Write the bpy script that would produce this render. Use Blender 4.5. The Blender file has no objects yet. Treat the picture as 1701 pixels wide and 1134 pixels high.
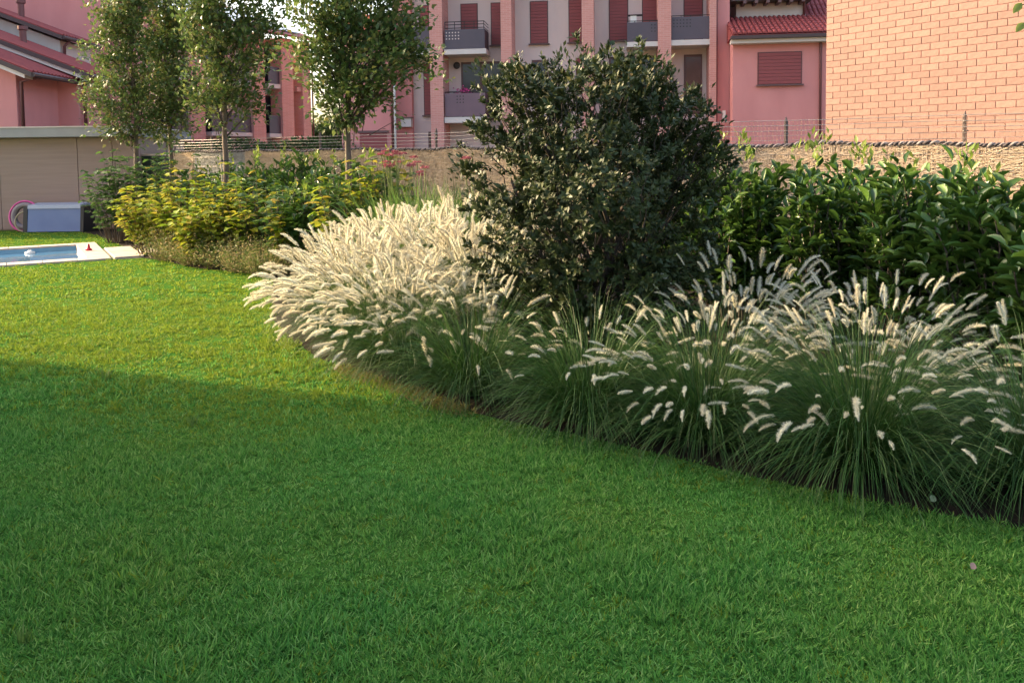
import bpy, math, random
import numpy as np
from mathutils import Matrix, Vector
random.seed(7); rng = np.random.default_rng(11)
S = bpy.context.scene; COL = S.collection
R = math.radians

# ---------------------------------------------------------------- camera, sky, sun, exposure
F, CXP, CYP = 1350.0, 850.5, 345.0          # focal length and principal point in photo pixels (1701 x 1134)
PITCH, ROLL, CAMZ = 3.4, -0.7, 1.6
cam = bpy.data.cameras.new('camera'); camo = bpy.data.objects.new('camera', cam); COL.objects.link(camo)
cam.sensor_width = 36; cam.lens = F * 36 / 1701; cam.shift_y = -(567 - CYP) / 1701
cam.clip_start = 0.05; cam.clip_end = 2000
CR = (Matrix.Rotation(R(90 - PITCH), 3, 'X') @ Matrix.Rotation(R(ROLL), 3, 'Z'))
camo.matrix_world = Matrix.Translation((0, 0, CAMZ)) @ CR.to_4x4(); S.camera = camo
SUN_AZ = (-0.93, 0.36); SUN_EL = 24.0
w = bpy.data.worlds.new('World'); S.world = w; w.use_nodes = True
nt = w.node_tree; bg = nt.nodes['Background']
sky = nt.nodes.new('ShaderNodeTexSky'); sky.sky_type = 'NISHITA'; sky.sun_disc = False
sky.sun_elevation = R(SUN_EL); sky.sun_rotation = math.atan2(SUN_AZ[0], SUN_AZ[1])
sky.dust_density = 5.0; sky.air_density = 1.0; sky.ozone_density = 0.4
nt.links.new(sky.outputs[0], bg.inputs[0]); bg.inputs[1].default_value = 0.15
sl = bpy.data.lights.new('sun', 'SUN'); so = bpy.data.objects.new('sun', sl); COL.objects.link(so)
sl.energy = 3.3; sl.angle = R(1.2); sl.color = (1.0, 0.75, 0.43)
h = math.hypot(*SUN_AZ); sd = Vector((SUN_AZ[0] / h * math.cos(R(SUN_EL)), SUN_AZ[1] / h * math.cos(R(SUN_EL)), math.sin(R(SUN_EL))))
so.matrix_world = Matrix.Translation((-20, 10, 20)) @ sd.to_track_quat('Z', 'Y').to_matrix().to_4x4()
S.view_settings.view_transform = 'Standard'; S.view_settings.look = 'None'
S.view_settings.exposure = 1.95; S.view_settings.gamma = 1.0
S.cycles.max_bounces = 4; S.cycles.diffuse_bounces = 3; S.cycles.glossy_bounces = 2; S.cycles.transmission_bounces = 4; S.cycles.transparent_max_bounces = 4

# ---------------------------------------------------------------- measuring helpers
def ray(px, py):
    return CR @ Vector(((px - CXP) / F, -(py - CYP) / F, -1.0))
def at(px, py, d):
    r = ray(px, py); t = d / r.y
    return Vector((r.x * t, d, CAMZ + r.z * t))
def gnd(px, py, z=0.0):
    r = ray(px, py); t = (z - CAMZ) / r.z
    return Vector((r.x * t, r.y * t, z))
class Plane:
    """an upright facade plane: a point on it and its direction along the ground"""
    def __init__(s, p, t):
        s.p = Vector((p[0], p[1], 0)); s.t = Vector((t[0], t[1], 0)).normalized()
        s.n = Vector((s.t.y, -s.t.x, 0))           # towards the camera side
    def sz(s, px, py, off=0.0):
        r = ray(px, py); o = Vector((0, 0, CAMZ)); q = s.p + s.n * off
        k = (q - o).dot(s.n) / r.dot(s.n); h = o + r * k
        return (h - s.p).dot(s.t), h.z
    def P(s, a, off, z):
        v = s.p + s.t * a + s.n * off
        return (v.x, v.y, z)

# ---------------------------------------------------------------- mesh helpers
def mesh(name, v, f, smooth=False):
    v = np.asarray(v, np.float32); me = bpy.data.meshes.new(name)
    if isinstance(f, np.ndarray):
        n, k = f.shape
        me.vertices.add(len(v)); me.vertices.foreach_set('co', v.ravel())
        me.loops.add(n * k); me.loops.foreach_set('vertex_index', f.astype(np.int32).ravel())
        me.polygons.add(n); me.polygons.foreach_set('loop_start', np.arange(0, n * k, k, dtype=np.int32))
        if smooth: me.polygons.foreach_set('use_smooth', np.ones(n, bool))
        me.update(calc_edges=True)
    else:
        me.from_pydata([tuple(map(float, p)) for p in v], [], f)
        if smooth: me.polygons.foreach_set('use_smooth', np.ones(len(f), bool))
        me.update()
    return me
class MB:
    def __init__(s): s.v = []; s.f = []
    def add(s, v, f):
        o = len(s.v); s.v += [tuple(p) for p in v]; s.f += [tuple(i + o for i in q) for q in f]; return s
    def hexa(s, p):       # 8 corners: bottom ring then top ring, counter-clockwise from above
        return s.add(p, [(0, 3, 2, 1), (4, 5, 6, 7), (0, 1, 5, 4), (1, 2, 6, 5), (2, 3, 7, 6), (3, 0, 4, 7)])
    def box(s, x0, x1, y0, y1, z0, z1):
        return s.hexa([(x0, y0, z0), (x1, y0, z0), (x1, y1, z0), (x0, y1, z0), (x0, y0, z1), (x1, y0, z1), (x1, y1, z1), (x0, y1, z1)])
    def pbox(s, pl, a0, a1, o0, o1, z0, z1):   # box in facade coordinates: along, out of the wall, up
        return s.hexa([pl.P(a0, o1, z0), pl.P(a1, o1, z0), pl.P(a1, o0, z0), pl.P(a0, o0, z0),
                       pl.P(a0, o1, z1), pl.P(a1, o1, z1), pl.P(a1, o0, z1), pl.P(a0, o0, z1)])
    def tube(s, pts, rad, n=6, cap=True):
        pts = [Vector(p) for p in pts]
        if not hasattr(rad, '__len__'): rad = [rad] * len(pts)
        o = len(s.v); ref = Vector((0.31, 0.95, 0.1))
        for i, p in enumerate(pts):
            d = (pts[min(i + 1, len(pts) - 1)] - pts[max(i - 1, 0)]).normalized()
            if abs(d.dot(ref)) > .95: ref = Vector((1, 0, 0))
            a = d.cross(ref).normalized(); b = d.cross(a)
            for k in range(n):
                t = 2 * math.pi * k / n
                s.v.append(tuple(p + (a * math.cos(t) + b * math.sin(t)) * rad[i]))
        for i in range(len(pts) - 1):
            for k in range(n):
                s.f.append((o + i * n + k, o + i * n + (k + 1) % n, o + (i + 1) * n + (k + 1) % n, o + (i + 1) * n + k))
        if cap:
            s.f.append(tuple(o + k for k in range(n))[::-1]); s.f.append(tuple(o + (len(pts) - 1) * n + k for k in range(n)))
        return s
    def disc(s, c, r, z, n=24):
        return s.add([(c[0] + r * math.cos(2 * math.pi * i / n), c[1] + r * math.sin(2 * math.pi * i / n), z) for i in range(n)], [tuple(range(n))])
    def mesh(s, name, smooth=False): return mesh(name, s.v, s.f, smooth)
def link(name, me, m, parent=None, mw=None, kind=None, label=None):
    o = bpy.data.objects.new(name, me); COL.objects.link(o)
    if m is not None and not len(me.materials): me.materials.append(m)
    if mw is not None: o.matrix_basis = mw
    if parent is not None:
        o.parent = parent; o.matrix_parent_inverse = Matrix.Translation(WL[parent.name]).inverted()
    WL[o.name] = Vector(WL[parent.name]) if parent is not None else Vector((0, 0, 0))
    if parent is not None: WL[o.name] = Vector((0, 0, 0))
    if parent is not None and parent.type == 'MESH': o.matrix_parent_inverse = parent.matrix_basis.inverted()
    if kind: o['kind'] = kind
    if label: o['label'] = label
    return o
WL = {}
def bld(name, mb, m, parent=None, smooth=False, **k): return link(name, mb.mesh(name, smooth), m, parent, **k)
def thing(name, label, cat, loc, group=None):
    o = bpy.data.objects.new(name, None); COL.objects.link(o); o.location = loc; o.empty_display_size = .2
    o['label'] = label; o['category'] = cat
    if group: o['group'] = group
    WL[o.name] = Vector(loc); return o
def tag(o, label, cat, group=None):
    o['label'] = label; o['category'] = cat
    if group: o['group'] = group
    return o
def struct(name, me, m, parent=None):
    return link(name, me, m, parent, kind='structure' if parent is None else None)

def norm(a): return a / np.maximum(np.linalg.norm(a, axis=-1, keepdims=True), 1e-9)
def frames(d, up, sx, sy, sz=None):
    """matrices whose y axis runs along d and z near up, scaled"""
    d = norm(d); x = norm(np.cross(d, up)); z = np.cross(x, d)
    sz = sx if sz is None else sz
    return np.stack([x * np.asarray(sx)[..., None], d * np.asarray(sy)[..., None], z * np.asarray(sz)[..., None]], -1)
def scatter(tv, tf, M, T):
    n, k = len(T), len(tv)
    v = np.einsum('nij,kj->nki', M, tv) + T[:, None, :]
    f = tf[None] + (np.arange(n) * k)[:, None, None]
    return v.reshape(-1, 3), f.reshape(-1, tf.shape[1])
def rdir(n, zmin=-1., zmax=1.):
    z = rng.uniform(zmin, zmax, n); a = rng.uniform(0, 2 * np.pi, n); r = np.sqrt(1 - z * z)
    return np.stack([r * np.cos(a), r * np.sin(a), z], -1)
# leaf templates along +y, unit length, unit half width .5
def leaf_template(prof, fold=.12, droop=.12):
    """prof: (y, halfwidth) rows; folded along the midrib"""
    v = []; f = []
    for y, hw in prof:
        v += [(-hw, y, fold * hw * 2 - droop * y * y), (0, y, -droop * y * y), (hw, y, fold * hw * 2 - droop * y * y)]
    for i in range(len(prof) - 1):
        a, b = i * 3, i * 3 + 3
        for q in ((a, a + 1, b + 1, b), (a + 1, a + 2, b + 2, b + 1)):
            f += [(q[0], q[1], q[2]), (q[0], q[2], q[3])]
    return np.array(v, float), np.array(f)
LEAF_S = (np.array([(0, 0, 0), (.5, .5, .1), (0, 1, -.15), (-.5, .5, .1), (0, .5, -.03)], float), np.array([(0, 1, 4), (1, 2, 4), (2, 3, 4), (3, 0, 4)]))
LEAF_L = leaf_template([(0, .02), (.15, .25), (.45, .5), (.75, .38), (1, .02)], .22, .22)
LEAF_H = leaf_template([(0, .03), (.2, .42), (.5, .5), (.8, .3), (1, .02)], .18, .25)

STRAND = (np.array([(-1, 0, 0), (0, 0, 1.2), (1, 0, 0), (-1, 1, 0), (0, 1, 1.2), (1, 1, 0)], float), np.array([(0, 1, 4, 3), (1, 2, 5, 4), (2, 0, 3, 5)]))
# ---------------------------------------------------------------- materials
def _new(name):
    m = bpy.data.materials.new(name); m.use_nodes = True; t = m.node_tree
    return m, t, t.nodes, t.links, t.nodes['Principled BSDF']
def mat(name, c, rough=.8, c2=None, scale=4, detail=6, bump=0, bscale=60, metal=0, stretch=None, spec=None):
    m, t, N, L, b = _new(name)
    b.inputs['Roughness'].default_value = rough; b.inputs['Metallic'].default_value = metal
    if spec is not None: b.inputs['Specular IOR Level'].default_value = spec
    b.inputs['Base Color'].default_value = (*c, 1)
    tc = N.new('ShaderNodeTexCoord'); mp = N.new('ShaderNodeMapping'); L.new(tc.outputs['Object'], mp.inputs[0])
    if stretch: mp.inputs['Scale'].default_value = stretch
    if c2 is not None:
        n = N.new('ShaderNodeTexNoise'); n.inputs['Scale'].default_value = scale; n.inputs['Detail'].default_value = detail
        r = N.new('ShaderNodeValToRGB'); r.color_ramp.elements[0].position = .3; r.color_ramp.elements[1].position = .7
        r.color_ramp.elements[0].color = (*c, 1); r.color_ramp.elements[1].color = (*c2, 1)
        L.new(mp.outputs[0], n.inputs[0]); L.new(n.outputs[0], r.inputs[0]); L.new(r.outputs[0], b.inputs['Base Color'])
    if bump:
        n = N.new('ShaderNodeTexNoise'); n.inputs['Scale'].default_value = bscale; n.inputs['Detail'].default_value = 5
        u = N.new('ShaderNodeBump'); u.inputs['Strength'].default_value = bump; u.inputs['Distance'].default_value = .01
        L.new(mp.outputs[0], n.inputs[0]); L.new(n.outputs[0], u.inputs['Height']); L.new(u.outputs[0], b.inputs['Normal'])
    return m
def leafmat(name, cols, rough=.5, trans=.35, spec=.4, obj=False, patch=None, patch_scale=.6):
    """colour differs from leaf to leaf; light passes through"""
    m, t, N, L, b = _new(name)
    out = N['Material Output']
    if obj: src = N.new('ShaderNodeObjectInfo').outputs['Random']
    else: src = N.new('ShaderNodeNewGeometry').outputs['Random Per Island']
    r = N.new('ShaderNodeValToRGB'); e = r.color_ramp.elements
    while len(e) < len(cols): e.new(.5)
    for i, c in enumerate(cols): e[i].position = i / (len(cols) - 1); e[i].color = (*c, 1)
    L.new(src, r.inputs[0]); colr = r.outputs[0]
    if patch:
        tc = N.new('ShaderNodeTexCoord'); n = N.new('ShaderNodeTexNoise'); n.inputs['Scale'].default_value = patch_scale; n.inputs['Detail'].default_value = 4
        L.new(tc.outputs['Object'], n.inputs[0])
        q = N.new('ShaderNodeValToRGB'); q.color_ramp.elements[0].position = .35; q.color_ramp.elements[1].position = .68
        q.color_ramp.elements[0].color = (1, 1, 1, 1); q.color_ramp.elements[1].color = (*patch, 1); L.new(n.outputs[0], q.inputs[0])
        x = N.new('ShaderNodeMix'); x.data_type = 'RGBA'; x.blend_type = 'MULTIPLY'; x.inputs[0].default_value = 1
        L.new(colr, x.inputs[6]); L.new(q.outputs[0], x.inputs[7]); colr = x.outputs[2]
    L.new(colr, b.inputs['Base Color']); b.inputs['Roughness'].default_value = rough; b.inputs['Specular IOR Level'].default_value = spec
    if trans:
        tr = N.new('ShaderNodeBsdfTranslucent'); mx = N.new('ShaderNodeMixShader'); mx.inputs[0].default_value = trans
        L.new(colr, tr.inputs[0]); L.new(b.outputs[0], mx.inputs[1]); L.new(tr.outputs[0], mx.inputs[2]); L.new(mx.outputs[0], out.inputs[0])
    return m

M = {}
M['earth'] = mat('earth', (.028, .019, .013), .95, (.012, .009, .007), 9, bump=.8, bscale=25, spec=.1)
M['far_ground'] = mat('far_ground', (.16, .15, .12), .95, (.08, .1, .05), .4)
M['turf'] = mat('turf', (.04, .115, .018), 1.0, (.065, .13, .022), 1.6, bump=.6, bscale=120, spec=0)
M['grass'] = leafmat('grass', [(.034, .13, .022), (.066, .23, .04), (.095, .285, .052), (.135, .34, .07), (.24, .43, .13)], .7, .4, .12, patch=(1.35, 1.0, .85), patch_scale=.8)
M['grass_sun_tint'] = leafmat('grass_sun_tint', [(.11, .18, .014), (.15, .225, .02), (.19, .26, .026), (.24, .30, .045)], .7, .4, .12)  # drier grass, with the warm tone of the sunlight also put into its yellow
M['dry_grass'] = leafmat('dry_grass', [(.3, .22, .09), (.22, .2, .06), (.16, .19, .05)], .7, .3, .2)
M['pennisetum'] = leafmat('pennisetum', [(.018, .056, .010), (.036, .098, .017), (.06, .135, .026), (.12, .17, .055)], .45, .25, .3)
M['penni_stem'] = leafmat('penni_stem', [(.12, .17, .05), (.2, .22, .08)], .5, .3, .3)
M['plume'] = leafmat('plume', [(.66, .60, .45), (.75, .71, .56), (.81, .79, .66)], .8, .4, .1, obj=True)
M['bush'] = leafmat('bush', [(.03, .046, .016), (.042, .062, .02), (.052, .072, .024), (.085, .095, .035)], .5, .14, .3)
M['bush_tip'] = leafmat('bush_tip', [(.12, .13, .05), (.2, .15, .07), (.1, .13, .04)], .45, .3, .4)
M['bark_dark'] = mat('bark_dark', (.05, .035, .028), .9, (.09, .07, .055), 20, bump=.6, bscale=40)
M['laurel'] = leafmat('laurel', [(.034, .08, .015), (.055, .12, .02), (.078, .155, .026), (.12, .2, .036)], .32, .22, .5)
M['laurel_leaf'] = leafmat('laurel_leaf', [(.034, .08, .015), (.055, .12, .02), (.078, .155, .026), (.12, .2, .036)], .3, .22, .5, obj=True)
M['laurel_young'] = leafmat('laurel_young', [(.15, .22, .03), (.24, .28, .05), (.11, .2, .03)], .4, .4, .4)
M['hydrangea'] = leafmat('hydrangea', [(.15, .25, .02), (.25, .32, .025), (.35, .36, .035), (.36, .27, .05)], .5, .4, .3)
M['hydrangea_green'] = leafmat('hydrangea_green', [(.04, .1, .025), (.07, .14, .035), (.1, .17, .04)], .5, .35, .3)
M['tree_leaf'] = leafmat('tree_leaf', [(.06, .105, .028), (.09, .145, .038), (.13, .185, .05), (.19, .17, .06)], .45, .35, .4)
M['bark'] = mat('bark', (.17, .13, .1), .9, (.09, .065, .05), 14, bump=.5, bscale=30, stretch=(3, 3, .6))
M['stake'] = mat('stake', (.6, .52, .4), .85, (.45, .36, .25), 12)
M['perennial'] = leafmat('perennial', [(.06, .11, .025), (.12, .17, .045), (.24, .21, .085), (.36, .27, .15)], .6, .35, .2)
M['sedum'] = leafmat('sedum', [(.3, .07, .1), (.4, .13, .16), (.24, .06, .07)], .7, .2, .2)
M['strap'] = leafmat('strap', [(.07, .14, .03), (.1, .18, .035), (.14, .21, .05)], .45, .35, .35)
M['far_leaf'] = leafmat('far_leaf', [(.03, .06, .018), (.045, .085, .022), (.06, .1, .03)], .6, .2, .2)
def wave_plaster(name, c, c2): return mat(name, c, .9, c2, 1.6, bump=.3, bscale=60, detail=9, stretch=(1, 1, .35))
M['pink'] = wave_plaster('pink_plaster', (.63, .26, .245), (.57, .225, .215))
M['cream'] = wave_plaster('cream_plaster', (.66, .53, .50), (.61, .48, .46))
M['white_wall'] = wave_plaster('white_plaster', (.60, .55, .52), (.55, .5, .47))
M['shutter'] = mat('red_shutter', (.27, .06, .06), .6, (.23, .05, .055), 3, stretch=(1, 1, 12))
M['sill'] = mat('dark_sill', (.13, .07, .07), .6)
M['slab'] = mat('balcony_slab', (.62, .55, .52), .8, (.54, .48, .46), 2)
M['panel'] = mat('balcony_panel', (.085, .065, .085), .5, (.07, .055, .075), 2)
M['panel_plum'] = mat('balcony_panel_plum', (.17, .1, .125), .55, (.14, .085, .11), 2)
M['metal_dark'] = mat('dark_metal', (.045, .035, .035), .45, metal=.3)
M['pipe'] = mat('downpipe', (.14, .05, .05), .45, metal=.3)
M['pipe_white'] = mat('white_pipe', (.65, .62, .6), .5)
M['fascia'] = mat('pale_fascia', (.6, .52, .48), .7)
M['gutter'] = mat('gutter', (.07, .045, .045), .5, metal=.2)
M['tile'] = mat('roof_tile', (.30, .055, .05), .75, (.22, .04, .042), 5, bump=.3, bscale=40)
M['glass'] = mat('window_glass', (.02, .025, .035), .12, (.05, .055, .07), 1.5, spec=.45)
M['frame'] = mat('window_frame', (.09, .035, .035), .5)
M['solar'] = mat('solar_panel', (.12, .14, .18), .15, (.25, .28, .33), 3)
M['lamp'] = mat('lamp_white', (.75, .72, .68), .4)
M['cabana'] = mat('cabana_panel', (.31, .225, .2), .85, (.27, .195, .17), 2.5, stretch=(.3, 1, 6), bump=.15, bscale=60)
M['roof_grey'] = mat('grey_metal_roof', (.28, .28, .29), .5, (.24, .24, .25), 3)
M['box_blue'] = mat('blue_plastic', (.13, .19, .38), .45, (.1, .15, .33), 2)
M['box_lid'] = mat('grey_blue_lid', (.33, .37, .48), .45)
M['black'] = mat('black_plastic', (.015, .015, .017), .5)
M['ring_grey'] = mat('ring_grey', (.2, .17, .19), .6)
M['ring_pink'] = mat('ring_pink', (.62, .08, .3), .5)
M['ring_khaki'] = mat('ring_khaki', (.3, .26, .17), .6)
M['coping'] = mat('coping_stone', (.44, .37, .32), .8, (.34, .28, .25), 6, bump=.2, bscale=60)
M['joint'] = mat('joint', (.2, .18, .16), .9)
M['pool_tile'] = mat('pool_liner', (.16, .34, .48), .5, (.12, .28, .42), 3)
M['brick'] = None
M['mortar'] = mat('mortar', (.28, .135, .12), .95, (.24, .115, .1), 6, bump=.4, bscale=60)
M['reed'] = None
M['wire'] = mat('wire', (.32, .29, .27), .5, metal=.6)
M['wire_thin'] = mat('mesh_wire', (.3, .18, .13), .5, metal=.5)
M['post'] = mat('fence_post', (.1, .07, .06), .8, (.15, .11, .09), 10)
M['rope_dark'] = mat('rope_dark', (.05, .04, .04), .9, (.1, .08, .08), 15)
M['rope_pale'] = mat('rope_pale', (.3, .26, .25), .9, (.12, .1, .1), 9)
M['gate_green'] = mat('gate_green', (.02, .04, .035), .6)
M['red_toy'] = mat('red_toy', (.6, .03, .05), .4)
M['white_plastic'] = mat('white_plastic', (.75, .75, .72), .4)
M['house_wall'] = wave_plaster('house_wall', (.62, .55, .46), (.56, .5, .42))
def brick_mat():
    m, t, N, L, b = _new('face_brick')
    oi = N.new('ShaderNodeObjectInfo'); r = N.new('ShaderNodeValToRGB')
    r.color_ramp.elements[0].color = (.215, .128, .105, 1); r.color_ramp.elements[1].color = (.275, .158, .128, 1)
    L.new(oi.outputs['Random'], r.inputs[0])
    tc = N.new('ShaderNodeTexCoord'); n = N.new('ShaderNodeTexNoise'); n.inputs['Scale'].default_value = 22; n.inputs['Detail'].default_value = 6
    L.new(tc.outputs['Object'], n.inputs[0])
    x = N.new('ShaderNodeMix'); x.data_type = 'RGBA'; x.blend_type = 'OVERLAY'; x.inputs[0].default_value = .35
    L.new(r.outputs[0], x.inputs[6]); L.new(n.outputs[0], x.inputs[7]); L.new(x.outputs[2], b.inputs['Base Color'])
    u = N.new('ShaderNodeBump'); u.inputs['Strength'].default_value = .35; u.inputs['Distance'].default_value = .004
    L.new(n.outputs[0], u.inputs['Height']); L.new(u.outputs[0], b.inputs['Normal']); b.inputs['Roughness'].default_value = .9
    return m
M['brick'] = brick_mat()
def pillar_mat():
    m, t, N, L, b = _new('pillar_brick')
    tc = N.new('ShaderNodeTexCoord'); mp = N.new('ShaderNodeMapping'); mp.inputs['Rotation'].default_value = (R(90), 0, 0)
    L.new(tc.outputs['Object'], mp.inputs[0]); k = N.new('ShaderNodeTexBrick'); L.new(mp.outputs[0], k.inputs[0])
    k.inputs['Color1'].default_value = (.58, .26, .225, 1); k.inputs['Color2'].default_value = (.52, .22, .19, 1); k.inputs['Mortar'].default_value = (.58, .34, .3, 1)
    k.inputs['Scale'].default_value = 1; k.inputs['Brick Width'].default_value = .26; k.inputs['Row Height'].default_value = .075; k.inputs['Mortar Size'].default_value = .008
    L.new(k.outputs[0], b.inputs['Base Color']); b.inputs['Roughness'].default_value = .9
    return m
M['pillar'] = pillar_mat()
def reed_mat(name, a, c, e):
    m = leafmat(name, [a, c, e], .85, .12, .1)
    return m
M['reed'] = reed_mat('reed', (.56, .42, .29), (.66, .52, .38), (.76, .63, .49))
M['reed_grey'] = reed_mat('reed_grey', (.36, .37, .37), (.44, .44, .43), (.52, .51, .5))
def water_mat():
    m, t, N, L, b = _new('pool_water')
    b.inputs['Base Color'].default_value = (.10, .22, .36, 1); b.inputs['Roughness'].default_value = .04
    b.inputs['IOR'].default_value = 1.33; b.inputs['Transmission Weight'].default_value = .35
    tc = N.new('ShaderNodeTexCoord'); n = N.new('ShaderNodeTexNoise'); n.inputs['Scale'].default_value = 3; n.inputs['Detail'].default_value = 3
    u = N.new('ShaderNodeBump'); u.inputs['Strength'].default_value = .12; u.inputs['Distance'].default_value = .03
    L.new(tc.outputs['Object'], n.inputs[0]); L.new(n.outputs[0], u.inputs['Height']); L.new(u.outputs[0], b.inputs['Normal'])
    return m
M['water'] = water_mat()

# ---------------------------------------------------------------- ground, lawn, planting bed
edge_px = [(455, 461), (400, 452), (330, 446), (262, 432)]
edge_near = [gnd(*p) for p in [(1900, 925), (1701, 884), (1640, 868), (1480, 843), (1250, 793), (1040, 742), (800, 690), (690, 655), (600, 622), (530, 596)]]
edge = [Vector((p.x, p.y, 0)) for p in edge_near] + [Vector((-2.05, 7.3, 0)), Vector((-2.45, 8.2, 0)), Vector((-2.85, 9.5, 0))] + [gnd(*p) for p in edge_px] + [gnd(225, 427), gnd(200, 408), gnd(165, 392), Vector((-10.6, 19.6, 0))]
edge = [Vector((5.5, 2.2, 0)), Vector((3.9, 2.7, 0))] + edge[0:]
bedpoly = [(p.x, p.y) for p in edge] + [(-10.2, 20.4), (-8, 20.3), (6.6, 7.2)]
def inpoly(P, poly):
    x, y = P[:, 0], P[:, 1]; c = np.zeros(len(P), bool); n = len(poly)
    for i in range(n):
        x1, y1 = poly[i]; x2, y2 = poly[(i + 1) % n]
        k = ((y1 > y) != (y2 > y)) & (x < (x2 - x1) * (y - y1) / ((y2 - y1) if y2 != y1 else 1e-9) + x1)
        c ^= k
    return c
struct('ground', mesh('ground', [(-600, -600, -.7), (600, -600, -.7), (600, 900, -.7), (-600, 900, -.7)], [(0, 1, 2, 3)]), M['far_ground'])
# pool frame
NR = gnd(186, 431.5); pv = Vector((-.52, .854, 0)); pu = Vector((-.854, -.52, 0))
def pw(u, v, z=0): q = NR + pu * u + pv * v; return (q.x, q.y, z)
PL, PWD, COP = 9.0, 3.35, .36
# lawn: a sheet around the pool hole
lx0, lx1, ly0, ly1 = -30, 12, -12, 24.5
hole = [pw(.02, .02), pw(PL - .02, .02), pw(PL - .02, PWD - .02), pw(.02, PWD - .02)]
hole_ccw = [hole[0], hole[3], hole[2], hole[1]]
lawn_outer = [(lx0, ly0, 0), (lx1, ly0, 0), (lx1, ly1, 0), (lx0, ly1, 0)]
vv = lawn_outer + [hole[1], hole[0], hole[3], hole[2]]
struct('lawn', mesh('lawn', vv, [(0, 1, 5, 4), (1, 2, 6, 5), (2, 3, 7, 6), (3, 0, 4, 7)]), M['turf'])
struct('planting_bed', mesh('planting_bed', [(x, y, .006) for x, y in bedpoly], [tuple(range(len(bedpoly)))]), M['earth'])

# ---------------------------------------------------------------- pool
pool = struct('swimming_pool', MB().add([pw(COP - .01, COP - .01, -1.3), pw(PL - COP, COP - .01, -1.3), pw(PL - COP, PWD - COP, -1.3), pw(COP - .01, PWD - COP, -1.3),
        pw(COP - .01, COP - .01, -.0), pw(PL - COP, COP - .01, -.0), pw(PL - COP, PWD - COP, -.0), pw(COP - .01, PWD - COP, -.0)],
        [(0, 1, 2, 3), (0, 4, 5, 1), (1, 5, 6, 2), (2, 6, 7, 3), (3, 7, 4, 0)]).mesh('swimming_pool'), M['pool_tile'])
wt = struct('water', mesh('water', [pw(COP, COP, -.07), pw(PL - COP, COP, -.07), pw(PL - COP, PWD - COP, -.07), pw(COP, PWD - COP, -.07)], [(0, 1, 2, 3)]), M['water'])
def slab_piece(name, u0, u1, v0, v1, z0, z1, m, parent):
    p = [pw(u0, v0, z0), pw(u1, v0, z0), pw(u1, v1, z0), pw(u0, v1, z0)]; q = [(a, b, z1) for a, b, _ in p]
    c = .006; uu = [pw(u0 + c, v0 + c, z1 + c), pw(u1 - c, v0 + c, z1 + c), pw(u1 - c, v1 - c, z1 + c), pw(u0 + c, v1 - c, z1 + c)]
    mb = MB().add(p + q + uu, [(0, 1, 2, 3), (0, 4, 5, 1), (1, 5, 6, 2), (2, 6, 7, 3), (3, 7, 4, 0), (4, 8, 9, 5), (5, 9, 10, 6), (6, 10, 11, 7), (7, 11, 8, 4), (11, 10, 9, 8)])
    return bld(name, mb, m, parent)
n = 18
for i in range(n):
    a, b = i * PL / n + .004, (i + 1) * PL / n - .004
    slab_piece('coping_stone', a, b, 0, COP - .004, -.12, .025, M['coping'], pool)
    slab_piece('coping_stone', a, b, PWD - COP + .004, PWD, -.12, .025, M['coping'], pool)
for i in range(5):
    a, b = COP + i * (PWD - 2 * COP) / 5 + .004, COP + (i + 1) * (PWD - 2 * COP) / 5 - .004
    slab_piece('coping_stone', 0, COP, a, b, -.12, .025, M['coping'], pool)
path = struct('stone_path', MB().add([pw(-.03, .0, .004), pw(-.03, 2.1, .004), pw(-1.3, 1.3, .004), pw(-1.25, -.1, .004)], [(0, 3, 2, 1)]).mesh('stone_path'), M['joint'])
for i, (u0, u1, v0, v1) in enumerate([(-.50, -.05, .05, 1.0), (-.50, -.05, 1.03, 1.95), (-.98, -.53, .45, 1.25)]):
    slab_piece('paving_slab', u0, u1, v0, v1, .0, .03, M['coping'], path)
q = gnd(50, 420, -.06); fl = MB()
prof = [(0, .05), (.09, .05), (.12, .02), (.12, -.02), (.05, -.04)]
for i, (r0, z) in enumerate(prof): pass
def lathe(mb, c, prof, n=16):
    o = len(mb.v)
    for r0, z in prof:
        for k in range(n): mb.v.append((c[0] + r0 * math.cos(2 * math.pi * k / n), c[1] + r0 * math.sin(2 * math.pi * k / n), c[2] + z))
    for i in range(len(prof) - 1):
        for k in range(n): mb.f.append((o + i * n + k, o + (i + 1) * n + k, o + (i + 1) * n + (k + 1) % n, o + i * n + (k + 1) % n))
    return mb
lathe(fl, (q.x, q.y, -.06), [(.001, .05), (.03, .05), (.04, .025), (.08, .022), (.09, .0), (.08, -.03), (.001, -.04)])
tag(bld('pool_float', fl, M['white_plastic'], smooth=True), 'white round dispenser floating on the pool water', 'float')
q = gnd(147, 416, .03); mb = MB(); lathe(mb, (q.x, q.y, .031), [(.06, 0), (.065, .02), (.035, .04), (.022, .11), (.001, .12)], 10)
tag(bld('pool_toy', mb, M['red_toy'], smooth=True), 'small red toy standing on the pale pool coping', 'toy')

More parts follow.
